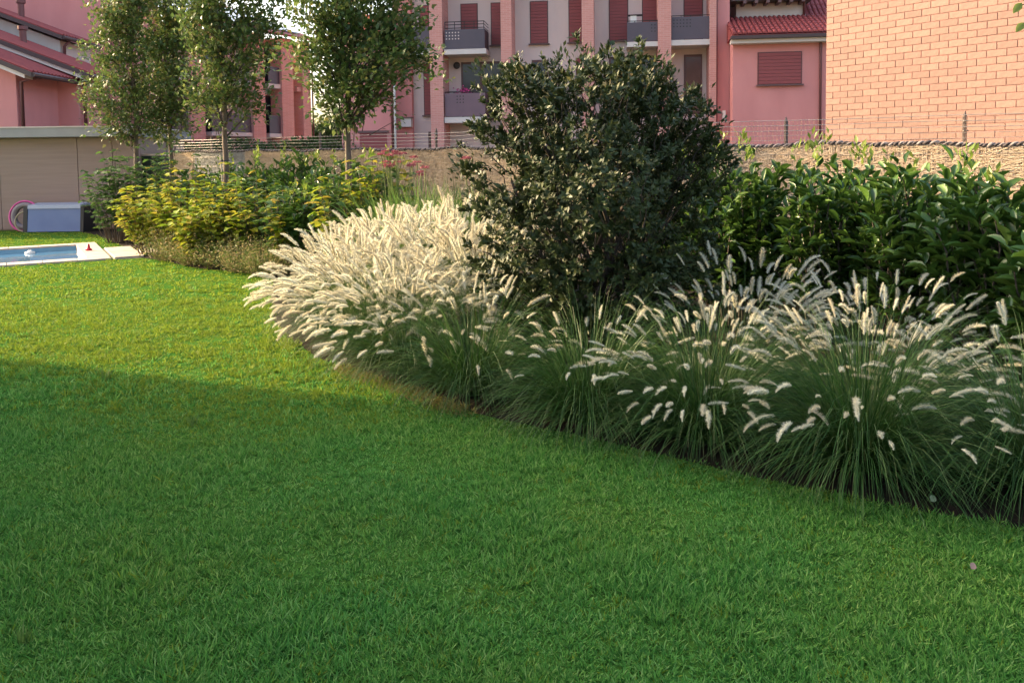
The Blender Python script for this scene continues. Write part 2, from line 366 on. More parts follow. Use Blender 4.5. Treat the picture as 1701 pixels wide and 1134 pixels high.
# ---------------------------------------------------------------- garden cabin, box and ring
CD = 20.0
x0, x1 = at(-330, 383, CD).x, at(224, 383, CD).x
zr0, zr1 = at(100, 228.5, CD).z, at(100, 211, CD).z
cab = thing('garden_cabin', 'low beige panelled garden cabin with flat grey roof by the pool', 'cabin', ((x0 + x1) / 2, CD, 0))
bld('wall', MB().box(x0, x1, CD + .02, CD + 3.2, 0, zr0), M['cabana'], cab)
pxs = [-330, -250, -160, -80, 1, 131, 189, 224]
for a, b in zip(pxs[:-1], pxs[1:]):
    xa, xb = at(a, 300, CD).x + .008, at(b, 300, CD).x - .008
    bld('wall_panel', MB().box(xa, xb, CD - .02, CD + .015, .03, zr0 - .02), M['cabana'], cab)
rf = bld('roof', MB().box(x0 - .3, x1 + .1, CD - .35, CD + 3.5, zr0 + .003, zr1 - .03), M['roof_grey'], cab)
bld('roof_edge', MB().box(x0 - .32, x1 + .12, CD - .37, CD + 3.52, zr1 - .028, zr1), M['fascia'], rf)
# deck box
D = CD - .75
a, b = at(45, 383, D).x, at(133, 383, D).x; zt = at(90, 345, D).z
bx = thing('deck_box', 'low blue storage box with pale lid and black ends before the cabin', 'storage box', ((a + b) / 2, D + .3, 0))
lean = .07
bld('front_panel', MB().hexa([(a, D, .02), (b, D, .02), (b, D + .03, .02), (a, D + .03, .02), (a, D + lean, zt - .03), (b, D + lean, zt - .03), (b, D + lean + .03, zt - .03), (a, D + lean + .03, zt - .03)]), M['box_blue'], bx)
bld('back_panel', MB().box(a, b, D + .5, D + .53, .02, zt - .03), M['box_blue'], bx)
for s, e in ((a - .1, a - .003), (b + .003, b + .08)):
    bld('end_panel', MB().hexa([(s, D - .01, 0), (e, D - .01, 0), (e, D + .55, 0), (s, D + .55, 0), (s, D + lean - .01, zt + .02), (e, D + lean - .01, zt + .02), (e, D + .55, zt + .02), (s, D + .55, zt + .02)]), M['black'], bx)
bld('lid', MB().hexa([(a, D + lean - .02, zt - .026), (b, D + lean - .02, zt - .026), (b, D + .54, zt - .026), (a, D + .54, zt - .026), (a, D + lean, zt + .06), (b, D + lean, zt + .06), (b, D + .5, zt + .1), (a, D + .5, zt + .1)]), M['box_lid'], bx)
def torus(mb, c, r, r2, tilt=0., n=36, k=8, arc=1.0):
    pts = []
    for i in range(n + 1):
        t = 2 * math.pi * i / n * arc
        pts.append((c[0] + r * math.cos(t), c[1] + r * math.sin(t) * math.sin(tilt), c[2] + r * math.sin(t) * math.cos(tilt)))
    return mb.tube(pts, r2, k, cap=arc < 1)
rc = at(42, 362, D + .3); rr = 25 / F * (D + .3)
ring = thing('play_ring', 'round grey ring with pink rim leaning against the cabin behind the blue box', 'ring', (rc.x, rc.y, 0))
rc.z = rr + .02
bld('ring_band', torus(MB(), rc, rr - .09, .07, .15), M['ring_grey'], ring, True)
bld('rim', torus(MB(), (rc.x, rc.y - .03, rc.z), rr - .0, .022, .15), M['ring_pink'], ring, True)
hoop = torus(MB(), (rc.x + .1, rc.y - .18, rr * .68 + .01), rr * .66, .018, .12)
tag(bld('hoop', hoop, M['ring_khaki'], None, True), 'small khaki hoop leaning beside the black end of the blue box', 'hoop')

# ---------------------------------------------------------------- house out of view on the left that shades the near lawn
c0 = gnd(0, 598); k = (-8.6 - c0.x) / SUN_AZ[0]; cy = c0.y + SUN_AZ[1] * k
hs = thing('plastered_house', 'cream plastered house left of the lawn whose shadow falls over it', 'house', (-12, cy - 8, 0))
bld('wall', MB().box(-17, -8.6, cy - 17, cy, 0, 6.2), M['house_wall'], hs)
bld('roof', MB().add([(-17.4, cy - 17.3, 6.2), (-8.3, cy - 17.3, 6.2), (-8.3, cy + .1, 6.2), (-17.4, cy + .1, 6.2), (-12.8, cy - 17.3, 8.0), (-12.8, cy + .1, 8.0)], [(0, 3, 2, 1), (0, 1, 4), (1, 2, 5, 4), (2, 3, 5), (3, 0, 4, 5)]), M['tile'], hs)
for yy in (cy - 4, cy - 9):
    wn = bld('window', MB().box(-8.6, -8.52, yy, yy + 1.6, 1, 2.4), M['frame'], hs)
    bld('pane', MB().box(-8.53, -8.5, yy + .08, yy + 1.52, 1.08, 2.32), M['glass'], wn)

# ---------------------------------------------------------------- brick building on the right
bp = at(1371.5, 200, 15.4); BT = Plane((bp.x, bp.y), (1, -1.42))
BL, BH, COURSE, BLEN = 7.0, 7.5, .1155, .302
bb = thing('brick_building', 'sunlit orange brick building behind the fence at the right', 'building', (bp.x + 2, bp.y, 0))
wallb = bld('wall', MB().pbox(BT, 0.004, BL, -6.0, 0, -.6, BH), M['mortar'], bb)
bm0 = []
def brick_mesh(L):
    hx, hz, dp, c = L / 2 - .005, COURSE / 2 - .0045, .008, .003
    v = []
    for y, k in ((.004, 0), (-dp + c, 0), (-dp, c)):
        v += [(-hx + k, y, -hz + k), (hx - k, y, -hz + k), (hx - k, y, hz - k), (-hx + k, y, hz - k)]
    f = []
    for a in (0, 4):
        for i in range(4): f.append((a + i, a + (i + 1) % 4, a + 4 + (i + 1) % 4, a + 4 + i))
    f.append((8, 9, 10, 11)); return mesh('brick', v, f)
bfull, bhalf = brick_mesh(BLEN), brick_mesh(BLEN / 2)
for q_ in (bfull, bhalf): q_.materials.append(M['brick'])
brot = Matrix(((BT.t.x, -BT.n.x, 0), (BT.t.y, -BT.n.y, 0), (0, 0, 1))).to_4x4()
def project(p):
    q = CR.transposed() @ (Vector(p) - Vector((0, 0, CAMZ))); return CXP - q.x / q.z * F, CYP + q.y / q.z * F
nb = 0; rest = ([], [], 0); rv, rf_ = [], []
for row in range(int((BH) / COURSE)):
    z = row * COURSE + COURSE / 2; s = 0.0; first = True
    while s < BL - BLEN:
        half = first and row % 2 == 1
        L = BLEN / 2 if half else BLEN; first = False
        c = BT.P(s + L / 2, 0, z); pa = project(BT.P(s, 0, z)); 
        inside = -8 < pa[1] < 243 and pa[0] < 1706 and nb < 300
        mw = Matrix.Translation(c) @ brot @ Matrix.Translation((0, random.uniform(-.002, .001), 0))
        me = bhalf if half else bfull
        if inside:
            link('brick', me, None, wallb, mw); nb += 1
        else:
            o = len(rv); rv += [tuple(mw @ v.co) for v in me.vertices]; rf_ += [tuple(i + o for i in p.vertices) for p in me.polygons]
        s += L
link('brickwork', mesh('brickwork', rv, rf_), M['brick'], wallb, kind='stuff')
bld('roof', MB().pbox(BT, -.4, BL + .4, -6.4, .4, BH + .003, BH + .3), M['tile'], bb)

# ---------------------------------------------------------------- main apartment building
ap = at(850, 200, 35.4); AP = Plane((ap.x, ap.y), (1, -.13))
A = thing('apartment_building', 'pink and cream apartment building with brick pillars and dark balconies', 'building', (ap.x, ap.y + 3, 0))
def span(pl, px0, px1, py0, py1, off=0.):
    a0, z1 = pl.sz(px0, (py0 + py1) / 2, off)[0], pl.sz((px0 + px1) / 2, py0, off)[1]
    a1, z0 = pl.sz(px1, (py0 + py1) / 2, off)[0], pl.sz((px0 + px1) / 2, py1, off)[1]
    return a0, a1, z0, z1
TOPZ = 10.5
aL, aR = AP.sz(685, 100)[0], AP.sz(1190, 100)[0]
wall = bld('wall', MB().pbox(AP, aL, aR, -9, 0, -.6, TOPZ), M['cream'], A)
bld('roof', MB().pbox(AP, aL - 6, aR + 1, -9.5, 1.5, TOPZ + .003, TOPZ + .4), M['tile'], A)
def shutter(pl, par, x0, x1, y0, y1, sill=True, ztop=None, off=0., m='shutter'):
    a0, a1, z0, z1 = span(pl, x0, x1, y0, y1, off)
    if ztop: z1 = ztop
    wn = bld('window', MB().pbox(pl, a0 - .04, a1 + .04, off + .003, off + .03, z0 - .02, z1 + .04), M['frame'], par)
    k = max(2, int((z1 - z0) / .13)); hgt = (z1 - z0) / k
    mb = MB()
    for i in range(k): mb.pbox(pl, a0, a1, off + .02, off + .055, z0 + i * hgt + .012, z0 + (i + 1) * hgt)
    bld('shutter', mb, M[m], wn)
    if sill: bld('sill', MB().pbox(pl, a0 - .1, a1 + .1, off + .033, off + .16, z0 - .07, z0 - .022), M['sill'], wn)
    return wn
def glassdoor(pl, par, x0, x1, y0, y1, panes=2, off=0.):
    a0, a1, z0, z1 = span(pl, x0, x1, y0, y1, off)
    fr = bld('window', MB().pbox(pl, a0, a1, off + .003, off + .04, z0, z1), M['frame'], par)
    d = (a1 - a0) / panes
    for i in range(panes):
        bld('pane', MB().pbox(pl, a0 + i * d + .07, a0 + (i + 1) * d - .05, off + .035, off + .05, z0 + .08, z1 - .1), M['glass'], fr)
    return fr
U = 8.3   # head height of the upper shutters
for x0, x1, y1 in ((817, 831, 75), (882, 909, 72.5), (946, 966, 70.5), (1013, 1042, 67)):
    shutter(AP, A, x0, x1, 10, y1, True, U)
for x0, x1, y1 in ((767, 792.5, 76), (1068, 1092, 72), (1137, 1166, 68)):
    shutter(AP, A, x0, x1, 10, y1, False, U)
shutter(AP, A, 699, 712, 10, 80, True, U)
shutter(AP, A, 705.5, 718, 107, 191)
glassdoor(AP, A, 767, 833, 103, 200); glassdoor(AP, A, 1012, 1092, 94, 190); glassdoor(AP, A, 1136, 1166, 91, 190, 1)
glassdoor(AP, A, 884, 910, 100, 150, 1); shutter(AP, A, 958, 967, 98, 150)
glassdoor(AP, A, 712, 721, 219, 250, 1)
def pillar(x0, x1, out=1.25):
    a0, a1 = AP.sz(x0, 80, out)[0], AP.sz(x1, 80, out)[0]
    bld('pillar', MB().pbox(AP, a0, a1, .004, out, -.6, TOPZ), M['pillar'], A)
for x0, x1 in ((713.5, 735), (832, 850), (966.5, 986.5), (1093, 1115), (1179, 1190)): pillar(x0, x1)
def balcony(x0, x1, yt, yb, ys, m='panel', depth=1.15, railing=None, pl=None, par=None, holes=None):
    pl = pl or AP; par = par or A
    a0, a1, z0, z1 = span(pl, x0, x1, yt, yb, depth)
    zs = span(pl, x0, x1, yb, ys, depth)[2]
    bc = bld('balcony', MB().pbox(pl, a0, a1 + .06, .005, depth + .06, zs, z0), M['slab'], par)
    mb = MB().pbox(pl, a0 + .02, a1, depth - .03, depth, z0 + .03, z1).pbox(pl, a1 - .03, a1, .05, depth - .034, z0 + .03, z1)
    bld('parapet', mb, M[m], bc)
    rl = MB()
    for zz in (z1 + .06, z1 + .2, z1 + .32) if railing else (z1 + .05,):
        rl.tube([pl.P(a0 + .02, depth - .015, zz), pl.P(a1 - .015, depth - .015, zz), pl.P(a1 - .015, .05, zz)], .018, 5)
    for i in range(5):
        t = a0 + .03 + (a1 - a0 - .06) * i / 4
        rl.tube([pl.P(t, depth - .015, z0 + .05), pl.P(t, depth - .015, z1 + (.33 if railing else .06))], .016, 5)
    bld('handrail', rl, M['metal_dark'], bc)
    if holes:
        hm = MB()
        for i in range(holes[1]):
            for j in range(3):
                aa = a0 + holes[0] * (a1 - a0) + i * .13; zz = z1 - .1 - j * .13
                hm.pbox(pl, aa, aa + .05, depth + .001, depth + .004, zz - .05, zz)
        bld('perforation', hm, M['cream'] if holes[2] else M['black'], bc, kind='stuff')
    return bc
b1 = balcony(738, 805, 49, 82, 90.5, railing=True, holes=(.04, 5, 1))
balcony(738.5, 806, 155, 194.5, 204, 'panel_plum', holes=(.3, 3, 0))
balcony(1041, 1093, 37, 70, 78, holes=(.78, 2, 0)); balcony(1114.5, 1180, 28, 66.5, 75.5, holes=(.06, 6, 0))
balcony(660, 714, 45, 84, 92)
# wall lamp, lamp on the pillar, meter box
lc = AP.sz(758.5, 109, .1); mb = MB(); pts = []
for i in range(17):
    t = 2 * math.pi * i / 16; pts.append(AP.P(lc[0] + .12 * math.cos(t), .08, lc[1] + .12 * math.sin(t)))
mb.tube(pts, .035, 6, cap=False); mb.pbox(AP, lc[0] - .09, lc[0] + .09, .003, .06, lc[1] - .09, lc[1] + .09)
bld('wall_lamp', mb, M['metal_dark'], A)
a0, a1, z0, z1 = span(AP, 1117, 1123, 143, 166, .1); bld('wall_lamp', MB().pbox(AP, a0, a1, .003, .16, z0, z1), M['metal_dark'], A)
# pots of flowers and washing on the lower and right balconies: things of their own
fb = AP.sz(769, 152, 1.1); fp = Vector(AP.P(fb[0], .9, fb[1]))
n_ = 160; T = np.array(fp) + rng.normal(0, 1, (n_, 3)) * (.16, .1, .09); d_ = rdir(n_)
v, f = scatter(*LEAF_S, frames(d_, rdir(n_), np.full(n_, .06), np.full(n_, .08)), T)
pot = thing('flower_pot', 'magenta flowers on the lower balcony beside the round wall lamp', 'flowers', tuple(fp - Vector((0, 0, .35))))
link('flowers', mesh('flowers', v, f), mat('magenta', (.42, .03, .16), .7), pot)
pt = MB(); lathe(pt, (fp.x, fp.y, fp.z - .3), [(.001, 0), (.1, 0), (.14, .22), (.15, .24), (.001, .22)], 12); bld('pot', pt, M['tile'], pot)
def airer(px0, px1, py0, py1, label):
    a0, a1, z0, z1 = span(AP, px0, px1, py0, py1, .8)
    r_ = thing('clothes_airer', label, 'airer', AP.P((a0 + a1) / 2, .8, z0))
    mb = MB().tube([AP.P(a0, .7, z0 - .4), AP.P(a0, .7, z1), AP.P(a1, .7, z1), AP.P(a1, .7, z0 - .4)], .015, 5)
    for i in range(4): mb.tube([AP.P(a0, .55 + .12 * i, z1 - .04), AP.P(a1, .55 + .12 * i, z1 - .04)], .01, 4)
    bld('rack', mb, M['metal_dark'], r_)
    cl = MB().pbox(AP, a0 + .1, a0 + (a1 - a0) * .6, .74, .77, z0 - .2, z1 - .05); bld('cloth', cl, M['lamp'], r_)
airer(1043, 1067, 24, 37, 'folding airer with pale washing on the upper right balcony')
airer(743, 758, 152, 163, 'small airer with white cloth on the lower left balcony')
# annex with tiled roof
off = 1.9; AX = Plane(AP.P(0, off, 0)[:2], (AP.t.x, AP.t.y))
x = thing('tiled_annex', 'pink single storey annex with red tiled roof and closed red shutter', 'annex', AX.P(AX.sz(1290, 150)[0], -3, 0))
a0, a1 = AX.sz(1217, 150)[0], AX.sz(1400, 150)[0]
zw = AX.sz(1290, 67)[1]
bld('wall', MB().pbox(AX, a0, a1, -7, 0, -.6, zw), M['pink'], x)
aside = AX.sz(1191, 150, -.6)[0]
bld('side_wall', MB().pbox(AX, AX.sz(1190.5, 100, -.9)[0], a0 - .004, -7, -.9, -.6, TOPZ), M['pink'], x)
shutter(AX, x, 1260, 1330, 88, 140)
e0, e1, ez0, ez1 = span(AX, 1215, 1400, 63.5, 70, .45)
fs = bld('fascia', MB().pbox(AX, e0, e1, .003, .45, ez0, ez1), M['fascia'], x)
g0, g1, gz0, gz1 = span(AX, 1215, 1400, 57, 63, .6)
bld('gutter', MB().pbox(AX, e0 - .02, e1, .2, .62, ez1 + .003, gz1), M['gutter'], x)
zt = AX.sz(1290, 29, -1.6)[1]; zb = gz1 + .02
rb = bld('roof', MB().add([AX.P(e0, .6, zb), AX.P(e1, .6, zb), AX.P(e1, -1.7, zt), AX.P(e0, -1.7, zt), AX.P(e0, .6, zb - .03), AX.P(e1, .6, zb - .03), AX.P(e1, -1.7, ez1), AX.P(e0, -1.7, ez1)], [(0, 1, 2, 3), (4, 7, 6, 5), (0, 4, 5, 1), (1, 5, 6, 2), (2, 6, 7, 3), (3, 7, 4, 0)]), M['tile'], x)
tl = MB(); nrow = 7; wt_ = .19
for i in range(int((e1 - e0) / wt_)):
    for j in range(nrow):
        t0, t1 = j / nrow, (j + 1.25) / nrow
        c = e0 + (i + .5) * wt_ + random.uniform(-.008, .008)
        ring0 = []; ring1 = []
        for k in range(5):
            an = math.pi * k / 4
            for t, ring, rr_ in ((t0, ring0, .085), (min(t1, 1.02), ring1, .068)):
                ring.append(AX.P(c + rr_ * math.cos(an), .66 - 2.33 * t, zb + (zt - zb) * t + .02 + rr_ * math.sin(an) + (.02 if t == t0 else 0)))
        tl.add(ring0 + ring1, [(k, k + 1, k + 6, k + 5) for k in range(4)] + [(0, 1, 2, 3, 4)])
bld('roof_tiles', tl, M['tile'], rb, kind='stuff')
# upper white wall above the annex, with its own eave and the sloping roof at its right
h0, h1 = AX.sz(1223, 15, -1.75)[0], AX.sz(1337, 15, -1.75)[0]
bld('upper_wall', MB().pbox(AX, h0, h1, -7, -1.75, zw, AX.sz(1290, -45, -1.75)[1]), M['white_wall'], x)
zz = AX.sz(1290, 1, -1.2)[1]
bld('eave', MB().pbox(AX, h0 - .3, h1 + .2, -2.4, -1.0, zz, zz + .35), M['gutter'], x)
for i in range(6):
    c = h0 + (h1 - h0) * (i + .5) / 6; bld('rafter', MB().pbox(AX, c - .06, c + .06, -1.74, -.95, zz - .12, zz - .003), M['sill'], x)
s0 = AX.sz(1325, 28, -1.6); s1 = AX.sz(1420, 28, -1.6)
zu = AX.sz(1370, -70, -5)[1]
rr2 = bld('roof', MB().add([AX.P(h1 + .02, -1.72, zt), AX.P(s1[0], -1.72, zt), AX.P(s1[0], -6, zu), AX.P(h1 + .9, -6, zu), AX.P(h1 + .02, -1.72, zt - .12), AX.P(s1[0], -1.72, zt - .12), AX.P(s1[0], -6, zu - .12), AX.P(h1 + .9, -6, zu - .12)], [(0, 1, 2, 3), (4, 7, 6, 5), (0, 4, 5, 1), (1, 5, 6, 2), (2, 6, 7, 3), (3, 7, 4, 0)]), M['tile'], x)
tl = MB()
for i in range(int((s1[0] - h1) / wt_)):
    for j in range(12):
        t0, t1 = j / 12, (j + 1.2) / 12
        c = h1 + .1 + i * wt_; sh = .0
        if c < h1 + .02 + .9 * t1: continue
        ring0 = []; ring1 = []
        for k in range(5):
            an = math.pi * k / 4
            for t, ring, rr_ in ((t0, ring0, .085), (t1, ring1, .068)):
                ring.append(AX.P(c + rr_ * math.cos(an), -1.72 - 4.28 * t, zt + (zu - zt) * t + .02 + rr_ * math.sin(an) + (.02 if t == t0 else 0)))
        tl.add(ring0 + ring1, [(k, k + 1, k + 6, k + 5) for k in range(4)] + [(0, 1, 2, 3, 4)])
bld('roof_tiles', tl, M['tile'], rr2, kind='stuff')
def pipe(pl, par, px, y0, y1, off, m='pipe', r=.05, zfoot=None):
    a, zz1 = pl.sz(px, y0, off); zz0 = pl.sz(px, y1, off)[1] if zfoot is None else zfoot
    bld('downpipe', MB().tube([pl.P(a, off, zz0), pl.P(a, off, zz1 - .25), pl.P(a, off, zz1)], r, 8), M[m], par, True)
pipe(AX, x, 1363.5, 62, 200, .08, zfoot=0); pipe(AX, x, 1336, -20, 27, -1.68); pipe(AX, x, 1190, -10, 200, -.8, zfoot=0)
a0_, a1_, z0_, z1_ = span(AX, 1200, 1205, 184, 199, -.85); bld('wall_lamp', MB().pbox(AX, a0_, a1_, -.897, -.78, z0_, z1_), M['lamp'], x)
# lower pink wing on the left of the facade
WX = Plane(AP.P(0, .9, 0)[:2], (AP.t.x, AP.t.y))
wg = thing('pink_wing', 'plain pink wing with garage door at the left end of the apartment building', 'wing', WX.P(WX.sz(630, 150)[0], -3, 0))
w0, w1 = WX.sz(566, 150)[0], WX.sz(648, 150)[0]
bld('wall', MB().pbox(WX, w0, w1, -8, 0, -.6, WX.sz(600, 60)[1]), M['pink'], wg)
bld('side_wall', MB().pbox(WX, w1 + .004, WX.sz(684, 150, -.6)[0], -8, -.6, -.6, TOPZ), M['pink'], wg)
zg = WX.sz(600, 59)[1]
bld('roof', MB().add([WX.P(w0 - .4, .5, zg), WX.P(w1 + .1, .5, zg), WX.P(w1 + .1, -4, zg + 1.6), WX.P(w0 - .4, -4, zg + 1.6), WX.P(w1 + .1, -8.4, zg), WX.P(w0 - .4, -8.4, zg)], [(0, 1, 2, 3), (3, 2, 4, 5), (0, 5, 4, 1), (1, 4, 2), (0, 3, 5)]), M['tile'], wg)
a0_, a1_, z0_, z1_ = span(WX, 598, 643, 221, 250)
gd = bld('garage_door', MB().pbox(WX, a0_, a1_, .003, .04, 0, z1_), M['shutter'], wg)
bld('door_frame', MB().pbox(WX, a0_ - .08, a1_ + .08, .003, .09, z1_ + .003, z1_ + .1), M['sill'], gd)
shutter(WX, wg, 630, 641, 142, 162)
pipe(WX, wg, 650, 70, 200, .1, 'pipe', .06, 0); pipe(WX, wg, 655, 140, 200, .12, 'pipe_white', .05, 0)
a0_, a1_, z0_, z1_ = span(WX, 667, 684, 197, 211, -.4)
bld('meter_box', MB().pbox(WX, a0_, a1_, -.597, -.25, z0_, z1_), M['slab'], wg)
bld('box_cover', MB().pbox(WX, a0_ - .04, a1_ + .04, -.596, -.2, z1_ + .003, z1_ + .05), M['sill'], wg)

# ---------------------------------------------------------------- far pillared building behind the trees
bq = at(512, 150, 50); BF = Plane((bq.x, bq.y), (.486, .874))
B = thing('pillared_building', 'far brick pillared building with dark balconies behind the young trees', 'building', (bq.x - 5, bq.y - 5, 0))
bl = BF.sz(215, 150)[0]; zroof = BF.sz(487, 66, 1.2)[1]
endw = BF.sz(470, 150)[0]
bld('wall', MB().pbox(BF, bl, endw, -8, 0, -.6, zroof), M['cream'], B)
for x0_, x1_ in ((308, 346), (418, 442), (468, 488), (503, 516)):
    p0, p1 = BF.sz(x0_, 150, 1.2)[0], BF.sz(x1_, 150, 1.2)[0]
    mid = (p0 + p1) / 2; hw = min((p1 - p0) / 2, .45)
    bld('pillar', MB().pbox(BF, mid - hw, mid + hw, .3, 1.2, -.6, zroof), M['pillar'], B)
p0, p1 = BF.sz(232, 150, 1.2)[0], BF.sz(262, 150, 1.2)[0]
bld('pillar', MB().pbox(BF, p0, p0 + .9, .3, 1.2, -.6, zroof), M['pillar'], B)
pend = BF.sz(516, 150, 1.2)[0]
for yb in (146, 228):
    zz = BF.sz(480, yb, 1.2)[1]
    bld('beam', MB().pbox(BF, endw + .003, pend, .35, 1.1, zz - .15, zz + .1), M['pillar'], B)
bs = [(270, 312), (350, 418), (446, 466)]
for k, (x0_, x1_) in enumerate(bs):
    for yt, yb, ys in ((112, 140, 147), (192, 222, 228)):
        a0_, a1_ = BF.sz(x0_, 150, 1.)[0], BF.sz(x1_, 150, 1.)[0]
        z1_, z0_, zs_ = BF.sz(455, yt, 1.)[1], BF.sz(455, yb, 1.)[1], BF.sz(455, ys, 1.)[1]
        bc = bld('balcony', MB().pbox(BF, a0_ - .1, a1_ + .1, .004, 1.1, zs_, z0_), M['slab'], B)
        bld('parapet', MB().pbox(BF, a0_, a1_, .98, 1.02, z0_ + .003, z1_), M['panel'], bc)
        wn = bld('window', MB().pbox(BF, a0_ + .4, a0_ + 1.8, .003, .06, z0_, z0_ + 2.2), M['frame'], B)
        bld('pane', MB().pbox(BF, a0_ + .48, a0_ + 1.72, .05, .075, z0_ + .08, z0_ + 2.1), M['glass'], wn)
bld('roof', MB().add([BF.P(bl - .5, 1.7, zroof), BF.P(pend + .4, 1.7, zroof), BF.P(pend + .4, -8, zroof + 3.4), BF.P(bl - .5, -8, zroof + 3.4), BF.P(bl - .5, 1.7, zroof + .12), BF.P(pend + .4, 1.7, zroof + .12), BF.P(pend + .4, -8, zroof + 3.6), BF.P(bl - .5, -8, zroof + 3.6)], [(0, 3, 2, 1), (4, 5, 6, 7), (0, 1, 5, 4), (1, 2, 6, 5), (2, 3, 7, 6), (3, 0, 4, 7)]), M['tile'], B)
for i in range(7):
    a = bl + .3 + i * 1.5
    o1, o2 = .9, -4.5; zf = lambda o: zroof + .12 + (1.7 - o) / 9.7 * 3.45 + .1
    bld('solar_panel', MB().add([BF.P(a, o1, zf(o1)), BF.P(a + 1.4, o1, zf(o1)), BF.P(a + 1.4, o2, zf(o2)), BF.P(a, o2, zf(o2)), BF.P(a, o1, zf(o1) - .05), BF.P(a + 1.4, o1, zf(o1) - .05), BF.P(a + 1.4, o2, zf(o2) - .05), BF.P(a, o2, zf(o2) - .05)], [(0, 1, 2, 3), (4, 7, 6, 5), (0, 4, 5, 1), (1, 5, 6, 2), (2, 6, 7, 3), (3, 7, 4, 0)]), M['solar'], B)
pipe(BF, B, 517, 70, 200, 1.25, zfoot=0)

# ---------------------------------------------------------------- stepped pink house on the left
H = thing('stepped_pink_house', 'pink house with stepped red roofs and white upper band at the far left', 'house', (-20, 32, 0))
def gable(d, dep, pxr, verge, mwall, eave_ext=.45, fascia=True, xl=-30, over=.5):
    """volume whose front wall stands at depth d, its roof falling to the right along verge ((px,py),(px,py))"""
    pA, pB = at(*verge[0], d - over), at(*verge[1], d - over)
    sl_ = (pB.z - pA.z) / (pB.x - pA.x); xr = at(pxr, 150, d).x
    zf = lambda X: pB.z + sl_ * (X - pB.x)
    bld('wall', MB().add([(xl, d, -.6), (xr, d, -.6), (xr, d, zf(xr) - .28), (xl, d, zf(xl) - .28), (xl, d + dep, -.6), (xr, d + dep, -.6), (xr, d + dep, zf(xr) - .28), (xl, d + dep, zf(xl) - .28)],
        [(0, 1, 2, 3), (5, 4, 7, 6), (1, 5, 6, 2), (4, 0, 3, 7), (3, 2, 6, 7)]), mwall, H)
    xe = pB.x
    def slabp(y0, y1, o0, o1, xe=xe):
        return MB().hexa([(xl, y0, zf(xl) + o0), (xe, y0, zf(xe) + o0), (xe, y1, zf(xe) + o0), (xl, y1, zf(xl) + o0), (xl, y0, zf(xl) + o1), (xe, y0, zf(xe) + o1), (xe, y1, zf(xe) + o1), (xl, y1, zf(xl) + o1)])
    rf = bld('roof', slabp(d - over, d + dep, -.12, 0.), M['tile'], H)
    tl = MB(); ny = int((dep + over) / .22)
    for j in range(ny):
        y = d - over + .1 + j * .22
        tl.tube([(max(xl, xe - 9), y, zf(max(xl, xe - 9)) + .02), (xe, y, zf(xe) + .02)], .07, 6)
    bld('roof_tiles', tl, M['tile'], rf, kind='stuff')
    bld('verge_board', slabp(d - over - .03, d - over - .004, -.16, -.0, xe + .02), M['gutter'], rf)
    if fascia: bld('fascia', slabp(d - over + .03, d - .003, -.30, -.125, xe - .25), M['fascia'], rf)
    bld('gutter', MB().tube([(xe + .05, d - over, zf(xe) - .08), (xe + .05, d + dep, zf(xe) - .08)], .08, 8), M['gutter'], rf)
    return zf, xr, xe
zf, xr, xe = gable(27.5, 3.0, 27, ((0, 99), (52, 120)), M['pink'])
bld('downpipe', MB().tube([(xe, 27.6, zf(xe) - .1), (xr + .12, 27.6, zf(xr) - .6), (xr + .12, 27.6, 0)], .06, 8), M['pipe'], H, True)
zf, xr, xe = gable(30, 3.2, 130, ((0, 66), (148, 122)), M['pink'])
bld('downpipe', MB().tube([(xe, 30.15, zf(xe) - .1), (xr + .15, 30.15, zf(xr) - .6), (xr + .15, 30.15, 0)], .06, 8), M['pipe'], H, True)
c = at(38, 55, 31.5); bld('vent_pipe', MB().tube([(c.x, 31.5, zf(c.x)), (c.x, 31.5, zf(c.x) + .5), (c.x, 31.5, zf(c.x) + .52), (c.x, 31.5, zf(c.x) + .66)], [.12, .12, .18, .18], 8), M['pipe'], H)
sw = MB().box(at(151, 150, 31).x - .05, at(151, 150, 31).x + .05, 30.6, 31.4, 2.2, 3.9)
zf, xr, xe = gable(33.4, 2.4, 103, ((0, 21), (103, 59)), M['white_wall'], fascia=False)
bld('downpipe', MB().tube([(xe, 33.5, zf(xe) - .1), (xr + .12, 33.5, zf(xr) - .5), (xr + .12, 33.5, zf(xr) - 2)], .06, 8), M['pipe'], H, True)
c = at(35, 15, 34.5); bld('vent_pipe', MB().tube([(c.x, 34.5, zf(c.x)), (c.x, 34.5, zf(c.x) + .6), (c.x, 34.5, zf(c.x) + .62), (c.x, 34.5, zf(c.x) + .78)], [.12, .12, .18, .18], 8), M['pipe'], H)
bld('tall_wall', MB().box(-32, at(168, 50, 37.5).x, 37.5, 44, -.6, 12), M['pink'], H)
bld('roof', MB().box(-32.5, at(168, 50, 37.5).x + .5, 37, 44.5, 12.003, 12.3), M['tile'], H)

# ---------------------------------------------------------------- boundary: reed screens, binding, wires, posts
FA, FB = at(283, 252, 19.6), at(1701, 236, 8.2)
fdir = Vector((FB.x - FA.x, FB.y - FA.y, 0)); FLEN = fdir.length; FP = Plane((FA.x, FA.y), (fdir.x, fdir.y))
EXT = 2.5
def ftop(a): return FA.z + (FB.z - FA.z) * a / FLEN + .012 * math.sin(a * 2.1) + .012 * math.sin(a * 5.3 + 1)
cuts = [(283, 'reed'), (324, 'reed_grey'), (407, 'reed'), (560, 'reed'), (640, 'reed'), (1000, 'reed'), (1390, 'reed'), (None, None)]
labs = ['short sunlit reed screen at the left end of the fence', 'grey cloth-like screen behind the staked young tree', 'reed screen behind the dark hedge left of the middle tree trunk',
        'reed screen right behind the trunk of the middle tree', 'pale reed screen above the pink flower heads', 'reed screen between the big round bush and the brick building', 'reed screen below the orange brick building']
def fa(px): return FP.sz(px, 245)[0]
